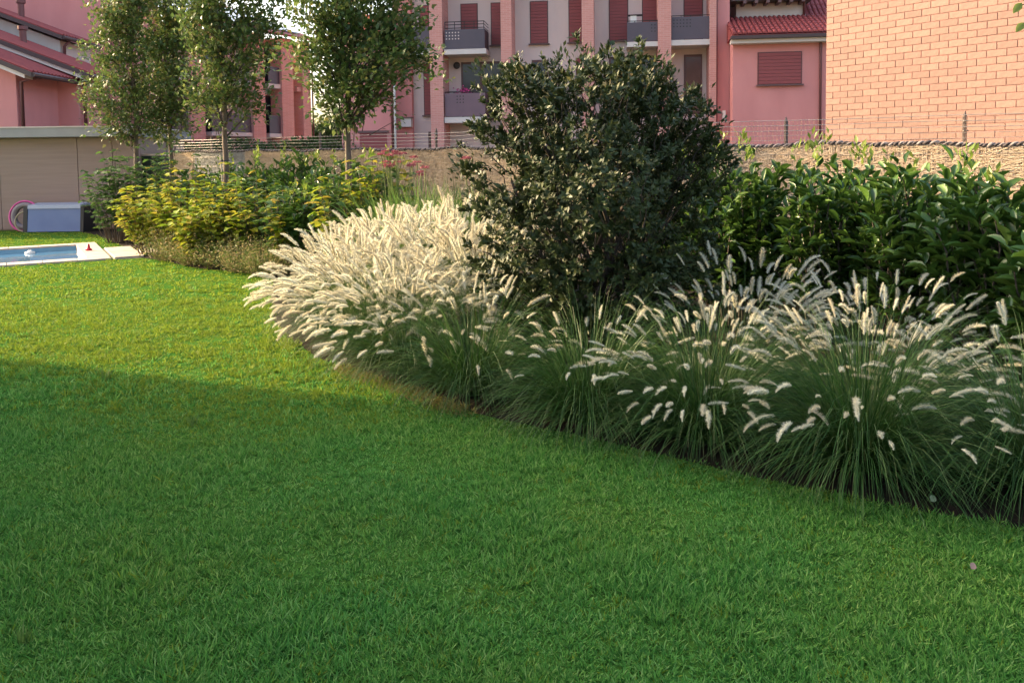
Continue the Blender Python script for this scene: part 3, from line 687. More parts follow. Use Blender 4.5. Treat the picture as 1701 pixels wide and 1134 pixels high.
for i, lab in enumerate(labs):
    a0 = fa(cuts[i][0]); a1 = fa(cuts[i + 1][0]) if cuts[i + 1][0] else FLEN + EXT
    sc = thing('reed_screen', lab, 'screen', FP.P((a0 + a1) / 2, 0, 0), 'reed screens along the boundary')
    nn = int((a1 - a0) / .008); ts = np.repeat(a0 + (np.arange(nn) + .5) * .008, 2); nn = len(ts)
    ft = np.array([ftop(t) for t in ts])
    vq = []; nx_, tx_ = np.array(FP.n), np.array(FP.t); p0_ = np.array(FP.p)
    def strands(base, d, L, r):
        up = np.tile(nx_, (len(base), 1)); return scatter(STRAND[0], STRAND[1], frames(d, up, r, L), base)
    n_ = nn; o_ = rng.uniform(-.012, .012, n_)
    base = p0_ + ts[:, None] * tx_ + o_[:, None] * nx_
    d1 = np.array([0, 0, 1.]) + tx_ * rng.uniform(-.015, .015, n_)[:, None]
    v1, f1 = strands(base, d1, ft + rng.uniform(-.03, .012, n_), rng.uniform(.004, .006, n_))
    n_ = int((a1 - a0) * 1500); t2 = rng.uniform(a0, a1 - .1, n_); z2 = rng.uniform(.5, 1., n_) * np.array([ftop(t) for t in t2]) - .02
    base = p0_ + t2[:, None] * tx_ + rng.uniform(.012, .022, n_)[:, None] * nx_ + np.array([0, 0, 1.]) * z2[:, None]
    d2 = tx_ * rng.choice([-1, 1], n_)[:, None] + np.array([0, 0, 1.]) * rng.normal(0, .25, n_)[:, None]
    v2, f2 = strands(base, d2, rng.uniform(.04, .14, n_), rng.uniform(.0022, .0036, n_))
    mb_v = np.concatenate([v1, v2]); mb_f = np.concatenate([f1, f2 + len(v1)])
    bk = MB().pbox(FP, a0, a1, -.022, -.016, 0, min(ftop(a0), ftop(a1)) - .04); bld('backing', bk, M[cuts[i][1]], sc)
    link('reeds', mesh('reeds', mb_v, mb_f), M[cuts[i][1]], sc, kind='stuff')
    wr = MB()
    for hh in (.25, .55, .85, 1.15, 1.45, 1.65):
        n2 = max(2, int((a1 - a0) / .5))
        wr.tube([FP.P(a0 + (a1 - a0) * j / n2, .02 + .002 * (j % 2), hh * ftop(a0) / 1.8 + .004 * math.sin(j * 3)) for j in range(n2 + 1)], .0022, 4)
    bld('binding_wire', wr, M['wire'], sc)
    for nm, ph, m_ in (('top_binding', 0., 'rope_dark'), ('top_binding', math.pi, 'rope_pale')):
        hp = []; rad = []; n2 = int((a1 - a0) / .018)
        for j in range(n2 + 1):
            t = a0 + (a1 - a0) * j / n2; th = t * 58 + ph + 1.6 * math.sin(t * 7.3)
            hp.append(FP.P(t, .012 + .014 * math.cos(th), ftop(t) - .004 + .014 * math.sin(th))); rad.append(.0125 + .007 * math.sin(t * 31 + ph * 2) * math.sin(t * 6.1 + ph))
        bld(nm, MB().tube(hp, rad, 5), M[m_], sc, True)
# wire mesh above, posts
fw = thing('wire_fence', 'thin wire mesh fence showing above the reed screens', 'fence', FP.P(FLEN / 2, -.08, 0))
TOPW = .29
def wz(a): return ftop(a) + TOPW * (1 if a > FLEN * .5 else .9)
hw_ = MB()
for k in range(5):
    n2 = 60
    hw_.tube([FP.P((FLEN + EXT) * j / n2, -.06, FA.z + (FB.z - FA.z) * (FLEN + EXT) * j / n2 / FLEN + TOPW * (1 - .1 * (j < n2 / 2)) - k * .06 + .004 * math.sin(j * .9 + k)) for j in range(n2 + 1)], .0035 if k < 3 else .0022, 4, cap=False)
bld('line_wire', hw_, M['wire'], fw)
vw = MB(); a = fa(1180)
while a < FLEN + EXT:
    vw.tube([FP.P(a, -.063, ftop(a) - .3), FP.P(a, -.063, wz(a))], .0024, 3, cap=False); a += .05
bld('mesh_wire', vw, M['wire_thin'], fw, kind='stuff')
pposts = [(345, 'thin dark fence post behind the staked tree'), (525, 'dark fence post above the green far hedge'), (718, 'dark fence post before the apartment building left of the big bush'),
          (1000, 'fence post behind the top of the big round bush'), (1300, 'wooden fence post left of the brick building'), (1598, 'pointed dark wooden post in front of the orange brick wall')]
for px, lab in pposts:
    a = fa(px); c = FP.P(a, -.10, 0); z1 = ftop(a) + (.34 if px > 1200 else .36); r_ = .024
    mb = MB().tube([(c[0], c[1], 0), (c[0], c[1], z1 - .06), (c[0], c[1], z1)], [r_, r_, .006], 8)
    po = thing('fence_post', lab, 'post', (c[0], c[1], 0), 'posts of the wire fence')
    bld('shaft', mb, M['post'], po)
    for dz in (.1, .2): bld('wire_clip', MB().tube([(c[0] - .03, c[1] - .03, z1 - dz), (c[0] + .03, c[1] - .02, z1 - dz)], .006, 5), M['wire'], po)
# brace wire at the post left of the brick wall
# dark gate between cabin and reed screen
ga, gb = at(229, 250, 20.6), at(284, 250, 20.2)
g = thing('dark_gate', 'dark green gate with pale top rail between cabin and reed screen', 'gate', ((ga.x + gb.x) / 2, 20.4, 0))
GP = Plane((ga.x, ga.y), (gb.x - ga.x, gb.y - ga.y)); gl = (Vector(gb) - Vector(ga)).xy.length
zt_ = GP.sz(255, 259)[1]
bld('gate_leaf', MB().pbox(GP, 0, gl, -.02, .02, .05, zt_), M['gate_green'], g)
bld('top_rail', MB().pbox(GP, 0, gl, -.03, .03, zt_ + .003, zt_ + .05), M['fascia'], g)
for q_ in (.06, gl - .06): bld('gate_post', MB().pbox(GP, q_ - .04, q_ + .04, -.08, -.023, 0, zt_ + .1), M['gate_green'], g)


# ---------------------------------------------------------------- lawn grass (blades)
BLADE = (np.array([(-.5, 0, 0), (.5, 0, 0), (-.42, .55, -.04), (.42, .55, -.04), (0, 1, -.25)], float), np.array([(0, 1, 3), (0, 3, 2), (2, 3, 4)]))
def lawn_points(n, d0, d1, power):
    d = (d0 ** power + rng.random(n) * (d1 ** power - d0 ** power)) ** (1 / power)
    x = rng.uniform(-.70, .70, n) * d
    return np.stack([x, d], -1)
poolpoly = [pw(-.05, -.04)[:2], pw(PL, -.04)[:2], pw(PL, PWD + .04)[:2], pw(-.05, PWD + .04)[:2]]
pathpoly = [pw(-.0, .0)[:2], pw(-.0, 2.1)[:2], pw(-1.3, 1.3)[:2], pw(-1.25, -.1)[:2]]
bed_shrunk = [(x, y) for x, y in bedpoly]
gv, gf, off_ = [], [], 0; yv, yf, yoff = [], [], 0
for n, d0, d1, pw_, hgt, wid, per, sprd in ((300000, 2.1, 5.2, 1.1, .028, .0044, 9, .013), (220000, 5.2, 9.5, .8, .032, .0066, 9, .018), (130000, 9.5, 19.6, .6, .034, .012, 8, .034)):
    nc = n // per; Cn = lawn_points(nc, d0, d1, pw_)
    ph = np.sin(Cn[:, 0] * 3.3 + 2 * np.sin(Cn[:, 1] * 2.1)) + np.sin(Cn[:, 1] * 6.1 + 2.3 * np.sin(Cn[:, 0] * 2.7)) + .6 * np.sin(Cn[:, 0] * 13 + Cn[:, 1] * 9)
    cs = rng.uniform(.6, 1.35, nc) * (1 + .2 * ph); ca = rng.uniform(0, 6.28, nc); ct = np.abs(rng.normal(0, .35, nc))
    lean_ = np.stack([np.cos(ca) * ct, np.sin(ca) * ct], -1)
    k = np.repeat(np.arange(nc), per); ofs = rng.normal(0, sprd, (len(k), 2))
    P = Cn[k] + ofs; jit = P + rng.normal(0, .02, P.shape)
    keep = ~inpoly(jit, bed_shrunk) & ~inpoly(P, poolpoly) & ~inpoly(P, pathpoly) & (P[:, 0] > -14)
    P = P[keep]; k = k[keep]; ofs = ofs[keep]; n = len(P)
    d = np.concatenate([ofs / sprd * .55 + lean_[k] + rng.normal(0, .35, (n, 2)), np.full((n, 1), .75)], 1)
    hh = hgt * rng.uniform(.6, 1.3, n) * cs[k]
    hh = np.where(rng.random(n) < .01, hh * 1.6, hh)
    v, f = scatter(*BLADE, frames(d, np.array([0, 0, 1.]) + rng.normal(0, .5, (n, 3)), wid * rng.uniform(.7, 1.3, n), hh), np.concatenate([P, np.zeros((n, 1))], 1))
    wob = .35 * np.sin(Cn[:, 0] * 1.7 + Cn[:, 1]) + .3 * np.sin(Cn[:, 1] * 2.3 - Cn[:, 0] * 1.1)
    dry = (rng.random(nc) < np.clip((Cn[:, 1] + .3 * Cn[:, 0] + wob - 4.0) / 2.2, .03, .92))[k]  # share of yellow blades grows towards the sunlit lawn, painting in warm sunlight
    v = v.reshape(n, 5, 3); nd_, ng_ = int(dry.sum()), int((~dry).sum())
    gv.append(v[~dry].reshape(-1, 3)); gf.append(f.reshape(n, 3, 3)[:ng_].reshape(-1, 3) + off_); off_ += ng_ * 5
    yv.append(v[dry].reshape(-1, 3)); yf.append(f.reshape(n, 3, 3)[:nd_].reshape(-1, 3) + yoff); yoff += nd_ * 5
lg = link('lawn_grass', mesh('lawn_grass', np.concatenate(gv), np.concatenate(gf)), M['grass'], None, kind='stuff')
tag(lg, 'short mown green grass of the lawn', 'grass')
tag(link('sun_tinted_grass', mesh('sun_tinted_grass', np.concatenate(yv), np.concatenate(yf)), M['grass_sun_tint'], None, kind='stuff'), 'drier far lawn grass with the yellow of warm sunlight put into its colour', 'grass')
# dry thatch along the bed edge in front of the pale grass mound
n = 2600; seg = [gnd(560, 612), gnd(640, 640), gnd(700, 660), gnd(770, 686)]
i_ = rng.integers(0, 3, n); t_ = rng.random(n)
A_ = np.array([seg[k][:2] for k in range(3)]); B_ = np.array([seg[k + 1][:2] for k in range(3)])
P = A_[i_] + (B_[i_] - A_[i_]) * t_[:, None] + rng.normal(0, .05, (n, 2))
d = norm(np.stack([rng.normal(-.2, .6, n), rng.normal(-.3, .6, n), np.full(n, .45)], -1))
v, f = scatter(*BLADE, frames(d, rdir(n), np.full(n, .005), rng.uniform(.03, .06, n)), np.concatenate([P, np.full((n, 1), .005)], 1))
tag(link('dry_thatch', mesh('dry_thatch', v, f), M['dry_grass'], None, kind='stuff'), 'dry brown thatch along the lawn edge before the pale grass mound', 'thatch')
def tuft(px, py, label, h):
    p = gnd(px, py); n = 14; a = rng.uniform(0, 6.28, n); tl_ = rng.uniform(.1, .6, n)
    d = np.stack([np.cos(a) * np.sin(tl_), np.sin(a) * np.sin(tl_), np.cos(tl_)], -1)
    v, f = scatter(*BLADE, frames(d, rdir(n), np.full(n, .008), rng.uniform(.6, 1.1, n) * h), np.tile(np.array(p), (n, 1)) + rng.normal(0, .008, (n, 3)) * (1, 1, 0))
    tag(link('grass_tuft', mesh('grass_tuft', v, f), M['strap']), label, 'grass tuft', 'taller tufts standing in the lawn')
tuft(174, 632, 'taller grass tuft standing in the lawn at the shadow edge', .13)
tuft(322, 706, 'thin grass tuft in the shaded lawn nearer than the shadow edge', .09)
tuft(40, 1068, 'pale grass tuft in the lawn at the lower left corner', .07)
def fallen(px, py, label, m, L):
    p = gnd(px, py, .035); v, f = scatter(*LEAF_H, frames(np.array([[.7, .5, .35]]), np.array([[.3, -.6, .8]]), np.array([L * .7]), np.array([L])), np.array([p]))
    tag(link('fallen_leaf', mesh('fallen_leaf', v, f), m), label, 'leaf')
fallen(1613, 944, 'pinkish brown fallen leaf on the lawn at the lower right', mat('dead_leaf', (.36, .2, .14), .8), .036)
fallen(1546, 832, 'round pale leaf at the foot of the rightmost fountain grass', mat('pale_leaf', (.3, .34, .2), .7), .045)

# ---------------------------------------------------------------- fountain grass
def plume_mesh(seed):
    r = np.random.default_rng(seed); L = .125; nb = 420
    y = r.random(nb) ** .9; rad = .0115 * np.sin(np.pi * np.clip(.12 + .86 * y, 0, 1)) ** .6
    bend = .25 + .22 * (seed % 4)
    th = r.uniform(0, 2 * np.pi, nb)
    cy = lambda t: np.stack([np.zeros_like(t), L * t * np.cos(bend * t * .5), -L * bend * .5 * t * t], -1)
    base = cy(y * .96); out = np.stack([np.cos(th), np.zeros(nb), np.sin(th)], -1)
    dv = norm(out * .8 + np.array([0, 1, 0]) * r.uniform(.5, 1.3, nb)[:, None])
    ln = rad * 1.25 * r.uniform(.6, 1.7, nb) + .004
    v, f = scatter(np.array([(-.5, 0, 0), (.5, 0, 0), (0, 1, 0)], float), np.array([(0, 1, 2)]), frames(dv, r.normal(0, 1, (nb, 3)), np.full(nb, .0021), ln), base)
    t = np.linspace(0, 1, 6); c = cy(t); rr = .0042 * np.sin(np.pi * np.clip(.15 + .83 * t, 0, 1)) ** .6
    k = 5; cv = []; cf = []
    for i in range(6):
        for j in range(k):
            a = 2 * np.pi * j / k; cv.append(c[i] + rr[i] * np.array([np.cos(a), 0, np.sin(a)]))
    for i in range(5):
        for j in range(k):
            a, b, c_, d_ = i * k + j, i * k + (j + 1) % k, (i + 1) * k + (j + 1) % k, (i + 1) * k + j
            cf += [(a, b, c_), (a, c_, d_)]
    me = mesh('plume', np.concatenate([v, np.array(cv)]), np.concatenate([f, np.array(cf) + len(v)])); me.materials.append(M['plume']); return me
PLUMES = [plume_mesh(i) for i in range(8)]
def ribbons(p0, dir0, L, wid, droop, nseg=6, twist=None):
    """arching blades as ribbons: start, initial direction, length, width, droop"""
    n = len(p0); pts = [p0]; d = norm(dir0.copy()); dirs = [d]
    for s in range(nseg):
        pts.append(pts[-1] + d * (L / nseg)[:, None])
        d = norm(d + np.array([0, 0, -1.]) * (droop * (s + 1) / nseg)[:, None] * 2 / nseg); dirs.append(d)
    side = norm(np.cross(dir0, np.array([0, 0, 1.])) + rng.normal(0, .25, (n, 3)))
    v = np.zeros((n, (nseg + 1) * 2, 3)); wv = [.7, 1, 1, .9, .75, .5, .08] if nseg == 6 else list(np.linspace(1, .1, nseg + 1))
    for s in range(nseg + 1):
        hw = side * (wid * wv[s] * .5)[:, None]; v[:, 2 * s] = pts[s] - hw; v[:, 2 * s + 1] = pts[s] + hw
    v[:, :, 2] = np.maximum(v[:, :, 2], .012)
    tf = np.array([(2 * s, 2 * s + 1, 2 * s + 3, 2 * s + 2) for s in range(nseg)])
    f = tf[None] + (np.arange(n) * (nseg + 1) * 2)[:, None, None]
    return v.reshape(-1, 3), f.reshape(-1, 4), pts[-1], dirs[-2]
def fountain_grass(x, y, label, nbl, npl, H=1.0, spread=1.0, lean=(0, 0), pl_scale=1.0, low=0):
    t = thing('fountain_grass', label, 'ornamental grass', (x, y, 0), 'fountain grass clumps along the bed')
    a = rng.uniform(0, 2 * np.pi, nbl); r0 = rng.random(nbl) ** .5 * .13
    p0 = np.stack([x + r0 * np.cos(a), y + r0 * np.sin(a), np.full(nbl, .01)], -1)
    a2 = a + rng.normal(0, .35, nbl); el = R(1) * (82 - 60 * rng.random(nbl) ** .8)
    d = np.stack([np.cos(a2) * np.cos(el), np.sin(a2) * np.cos(el), np.sin(el)], -1)
    L = rng.uniform(.6, 1.15, nbl) * H * spread * (.6 + .42 * np.sin(el))
    v, f, _, _ = ribbons(p0, d, L, rng.uniform(.0028, .005, nbl), rng.uniform(.6, 2.2, nbl) * (.5 + np.sin(el)))
    link('leaf_blades', mesh('leaf_blades', v, f), M['pennisetum'], t, kind='stuff')
    n = npl; a = rng.uniform(0, 2 * np.pi, n); q = rng.random(n)
    el = R(1) * (85 - (50 + low) * q ** (.8 - low * .03)) + rng.normal(0, .07, n); p0 = np.stack([x + .06 * np.cos(a), y + .06 * np.sin(a), np.full(n, .05)], -1)
    d = np.stack([np.cos(a) * np.cos(el) + lean[0], np.sin(a) * np.cos(el) + lean[1], np.sin(el)], -1)
    L = H * rng.uniform(.78 - low * .012, 1.0, n) * (1 - .08 * q)
    v, f, tip, td = ribbons(p0, d, L, np.full(n, .003), .3 + .45 * q + rng.uniform(0, .3, n), 5)
    link('flower_stems', mesh('flower_stems', v, f), M['penni_stem'], t, kind='stuff')
    for i in range(n):
        if tip[i][2] < (.27 if y < 5.6 else .2) + .1 * random.random() or td[i][2] < (-.4 if y < 5.6 else -.6): continue
        dy = Vector(td[i]).normalized(); up = Vector((0, 0, 1)) + Vector(rng.normal(0, .15, 3)); xx = dy.cross(up).normalized(); zz = xx.cross(dy)
        s = random.uniform(.6, 1.2) * pl_scale * (.9 if y < 5.6 else 1); sw_ = random.uniform(.85, 1.3)
        mw = Matrix(((xx.x * s * sw_, dy.x * s, zz.x * s * sw_, tip[i][0]), (xx.y * s * sw_, dy.y * s, zz.y * s * sw_, tip[i][1]), (xx.z * s * sw_, dy.z * s, zz.z * s * sw_, tip[i][2]), (0, 0, 0, 1)))
        link('plume', random.choice(PLUMES), None, t, mw)
    return t
FG = [
 (-1.52, 7.4, 'leftmost fountain grass clump in full sun at the tip of the pale mound', 1300, 298, .92, 1., (0, 0), 1.35),
 (-1.16, 6.72, 'sunlit fountain grass second from the left along the lawn edge', 1500, 298, .88, 1., (-.02, 0), 1.25),
 (-.80, 6.08, 'half shaded fountain grass at the middle front of the pale mound', 1600, 210, .82, 1., (-.06, 0), 1.15),
 (-.28, 5.52, 'shaded fountain grass with few plumes at the right end of the pale mound', 1900, 48, .8, 1.05, (-.06, 0), 1.05),
 (-1.25, 8.3, 'pale fountain grass at the back left of the mound before the yellow shrubs', 900, 295, 1.02, 1., (-.03, 0), 1.5),
 (-.72, 7.4, 'pale fountain grass in the middle of the mound', 900, 295, 1.02, 1., (-.03, 0), 1.45),
 (-.25, 6.6, 'pale fountain grass of the mound nearest the big bush', 900, 240, .98, 1., (-.03, 0), 1.35),
 (-.6, 8.6, 'rear fountain grass of the mound left of the big bush', 600, 280, 1.08, 1., (-.03, 0), 1.5),
 (.45, 4.90, 'dark shaded fountain grass with scattered plumes under the big bush', 2100, 40, .74, 1.15, (0, -.03), .95),
 (1.08, 4.56, 'fountain grass clump right of the dark one with plumes swept to the left', 2000, 180, .80, 1.1, (-.14, 0), 1.05),
 (1.78, 4.1, 'large front fountain grass clump nearest the camera on the right', 2500, 190, .82, 1.18, (0, 0), 1.0),
 (2.50, 3.82, 'fountain grass cut by the right edge of the picture', 2000, 110, .82, 1.1, (0, 0), 1.0),
 (1.50, 5.25, 'rear fountain grass on the right below the glossy hedge, upright plumes', 1000, 190, .92, 1., (-.04, 0), 1.15),
 (2.20, 4.85, 'rear fountain grass behind the large front clump on the right', 1000, 180, .9, 1., (0, 0), 1.1),
]
for g_ in FG:
    x_, y_, lab, nbl, npl, H_, sp, le, ps = g_
    fountain_grass(x_, y_, lab, nbl, npl, H_, sp, le, ps, 7 if y_ < 5.3 else 0)

# ---------------------------------------------------------------- leafy shrubs
def foliage(name, centers, nper, spread, llen, lwid, template, m, parent, outward=None, upbias=.3, droop=0., kind='stuff'):
    C = np.repeat(centers, nper, 0); n = len(C)
    P = C + rng.normal(0, 1, (n, 3)) * spread
    d = rdir(n)
    if outward is not None: d = d + norm(P - np.array(outward)) * 1.0
    d = d + np.array([0, 0, upbias - droop]); d = norm(d)
    up = rdir(n) * .6 + np.array([0, 0, 1.])
    s = rng.uniform(.7, 1.25, n)
    v, f = scatter(*template, frames(d, up, lwid * s, llen * s), P)
    return link(name, mesh(name, v, f), m, parent, kind=kind)
def limb(p0, p1, k=5, wob=.06):
    p0, p1 = Vector(p0), Vector(p1); L = (p1 - p0).length; o = []
    for i in range(k + 1):
        t = i / k; q = p0.lerp(p1, t); q.z += .12 * L * (t - t * t) 
        if 0 < i < k: q += Vector(rng.normal(0, wob * L * .35, 3))
        o.append(q)
    return o
def lobes_points(lobes, n, shell=.55):
    """points in a union of ellipsoids (centre, radii), biased to their surfaces"""
    vol = np.array([r[0] * r[1] * r[2] for c, r in lobes]) ** .75; k = rng.choice(len(lobes), n, p=vol / vol.sum())
    d = rdir(n); rad = (shell + (1 - shell) * rng.random(n) ** .6)
    C = np.array([l[0] for l in lobes])[k]; Rr = np.array([l[1] for l in lobes])[k]
    return C + d * rad[:, None] * Rr, C

# the big round evergreen bush
by = 6.15
bush = thing('evergreen_bush', 'large round dark evergreen bush in the middle of the bed', 'bush', (.68, by, 0))
def bpt(px, py, dy=0.): p = at(px, py, by + dy); return (p.x, p.y, p.z)
lob = []
for px, py, dy, rx, rz in ((985, 190, 0, .62, .42), (880, 200, -.1, .42, .34), (1085, 215, .1, .48, .36), (1130, 290, 0, .36, .30), (850, 300, .05, .34, .34), (990, 310, -.45, .5, .4),
        (985, 330, .5, .6, .45), (895, 400, -.2, .42, .34), (1080, 400, -.15, .46, .34), (855, 440, .1, .34, .3), (1000, 470, -.35, .5, .3), (1105, 465, .1, .38, .3), (920, 505, -.15, .38, .26), (890, 550, -.1, .32, .22), (1000, 560, -.25, .4, .24), (1095, 545, 0, .34, .22), (1060, 140, .1, .25, .18), (890, 150, 0, .25, .16)):
    lob.append((bpt(px, py, dy), (rx, rx * .95, rz)))
pts, cc = lobes_points(lob, 1500, .4)
stems = MB(); root = Vector((.68, by, 0))
for i, (c, r) in enumerate(lob):
    b0 = root + Vector(rng.normal(0, .06, 3)) * Vector((1, 1, 0)).length; b0.z = 0
    L_ = limb((b0.x, b0.y, 0), c, 6, .1); stems.tube(L_, list(np.linspace(.032, .011, 7)), 6)
for i in range(0, len(pts), 3):
    dd = norm((pts[i] - np.array([.68, by, .5]))[None])[0]; stems.tube([pts[i] - dd * .26 + rng.normal(0, .05, 3), pts[i] - dd * .12 + rng.normal(0, .02, 3), pts[i]], [.006, .0045, .0025], 4, cap=False)
bld('branches', stems, M['bark_dark'], bush, True)
def rosettes(name, P, C0, nper, tl_, llen, lwid, m, parent, upb=.5):
    n0 = len(P); td = norm(norm(P - np.array(C0)) + rdir(n0) * .55 + np.array([0, 0, upb])); k = np.repeat(np.arange(n0), nper); n = len(k)
    tt = rng.random(n) ** .7; q = P[k] + td[k] * (tt * tl_)[:, None] + rng.normal(0, .008, (n, 3))
    d = norm(td[k] * (.25 + .7 * tt)[:, None] + rdir(n) * .85); up = td[k] + rdir(n) * .3; sc = rng.uniform(.65, 1.2, n) * rng.uniform(.8, 1.15, n0)[k]
    v, f = scatter(*LEAF_S, frames(d, up, lwid * sc, llen * sc), q)
    return link(name, mesh(name, v, f), m, parent, kind='stuff')
rosettes('foliage', np.concatenate([pts, pts[:800] + rng.normal(0, .08, (800, 3))]), (.68, by, 1.0), 27, .10, .054, .025, M['bush'], bush, .15)
tips = pts[(pts[:, 2] > 1.95) | (rng.random(len(pts)) < .04)]
foliage('young_leaves', tips[:90] + np.array([0, 0, .05]), 7, (.025, .025, .035), .05, .02, LEAF_S, M['bush_tip'], bush, None, 1.2)
# a few sprigs break the outline
sp = []
for px, py in ((800, 110), (795, 215), (770, 265), (1210, 255), (1190, 215), (1150, 150), (1045, 95), (965, 100), (940, 105), (860, 125), (1105, 115), (1180, 330), (780, 320), (770, 290), (1000, 92)):
    for k in range(4): sp.append(np.array(bpt(px + random.uniform(-14, 14), py + random.uniform(-12, 16), random.uniform(-.3, .3))))
foliage('sprigs', np.array(sp), 9, (.03, .03, .035), .052, .022, LEAF_S, M['bush'], bush, (.68, by, 1.2), .6)

# glossy cherry laurel hedge on the right, plant by plant
LAUREL_ME = []
for i in range(3):
    tv, tf = leaf_template([(0, .03), (.12, .2), (.35, .46), (.6, .5), (.82, .33), (1, .02)], .16 + .06 * i, .12 + .1 * i)
    me = mesh('leaf', tv * np.array([.36, 1, 1]) , tf, True); me.materials.append(M['laurel_leaf']); LAUREL_ME.append(me)
LT = leaf_template([(0, .03), (.2, .33), (.5, .5), (.8, .35), (1, .02)], .2, .2)
def laurel(x, y, h, wx, label, nleaf, nbig, llen=.13, young=8, wy=None, face=(-.6, -.8)):
    t = thing('laurel_shrub', label, 'shrub', (x, y, 0), 'cherry laurel plants of the hedge'); nleaf = int(nleaf * 2.1)
    wy = wy or wx; ns = 16 + int(h * 6); st = MB(); nodes = []; nd = []
    for i in range(ns * 3):
        a = random.uniform(0, 6.28); r = math.sqrt(random.random())
        top = Vector((x + wx * r * math.cos(a), y + wy * r * math.sin(a), h * random.uniform(.55, 1.0) * (1 - .25 * r * r)))
        b0 = Vector((x + .35 * wx * r * math.cos(a), y + .35 * wy * r * math.sin(a), 0))
        ps = limb(b0, top, 5, .06); st.tube(ps, list(np.linspace(.012, .004, 6)), 5, cap=False)
        for k in range(9):
            tt = .35 + .65 * k / 8; q = b0.lerp(top, tt); q.z += .12 * (top - b0).length * (tt - tt * tt); nodes.append(np.array(q)); nd.append(np.array((top - b0).normalized()))
    bld('stems', st, M['bark_dark'], t)
    nodes = np.array(nodes); nd = np.array(nd)
    k = rng.integers(0, len(nodes), nleaf); P = nodes[k] + rng.normal(0, .03, (nleaf, 3)) * (wx / .5)
    d = norm(nd[k] * .7 + rdir(nleaf, -.35, .6) * 1.0 + norm(P - np.array([x, y, h * .5])) * .45)
    up = rdir(nleaf) * .5 + np.array([0, 0, 1.]); s = rng.uniform(.65, 1.2, nleaf) * llen
    front = (P - np.array([x, y, 0]))[:, :2] @ np.array(face) / wx + .7 * P[:, 2] / h + rng.normal(0, .1, nleaf)
    big = np.zeros(nleaf, bool)
    if nbig: big[np.argsort(-front)[:nbig]] = True
    F_ = frames(d, up, s, s)
    small = ~big
    v, f = scatter(LT[0] * np.array([.38, 1, 1]), LT[1], F_[small], P[small]); link('foliage', mesh('foliage', v, f, True), M['laurel'], t, kind='stuff')
    for i in np.nonzero(big)[0]:
        m_ = F_[i]; mw = Matrix(((*m_[0], P[i][0]), (*m_[1], P[i][1]), (*m_[2], P[i][2]), (0, 0, 0, 1)))
        link('leaf', random.choice(LAUREL_ME), None, t, mw)
    if young:
        yt = []
        for i in range(young):
            a = random.uniform(0, 6.28); r = random.random() ** .5
            yt.append((x + wx * .8 * r * math.cos(a), y + wy * .8 * r * math.sin(a), h * random.uniform(.95, 1.07)))
        foliage('young_shoots', np.array(yt), 10, (.02, .02, .05), llen * .6, llen * .22, LEAF_S, M['laurel_young'], t, None, 1.5)
    return t
laurel(2.12, 7.6, 1.62, .66, 'cherry laurel with yellow new shoots right beside the big round bush', 2000, 120, .125, 14)
laurel(2.75, 7.0, 1.62, .6, 'cherry laurel in the hedge below the corner of the brick building', 1500, 140, .13, 8)
laurel(3.2, 6.3, 1.55, .58, 'cherry laurel in the middle of the right hedge', 1300, 140, .135, 3)
laurel(3.38, 5.5, 1.46, .55, 'cherry laurel with large leaves near the right edge', 1100, 150, .15, 2)
laurel(3.4, 4.75, 1.32, .45, 'nearest cherry laurel cut by the right picture edge', 650, 150, .16, 0)
laurel(1.35, 8.5, 1.5, .55, 'cherry laurel half hidden behind the big round bush', 1300, 0, .12, 8)
# laurels along the fence on the left
for px, d_, h_, wx, lab in ((400, 15.9, 1.62, .7, 'dark laurel behind the staked tree before the grey screen'), (450, 15.0, 1.68, .65, 'dark laurel left of the middle of the far hedge'), (505, 14.2, 1.7, .65, 'dark laurel in the far hedge above the yellow shrubs'),
        (555, 13.4, 1.66, .6, 'dark laurel just left of the middle tree trunk'), (605, 12.8, 1.62, .55, 'laurel right behind the middle tree trunk'), (522, 11.9, 1.15, .5, 'very dark laurel between the yellow shrubs and the pale mound'),
        (335, 17.0, 1.5, .7, 'laurel behind the yellow shrubs before the short reed screen')):
    p = at(px, 300, d_); laurel(p.x, d_, h_, wx, lab, 900, 0, .14, 5)

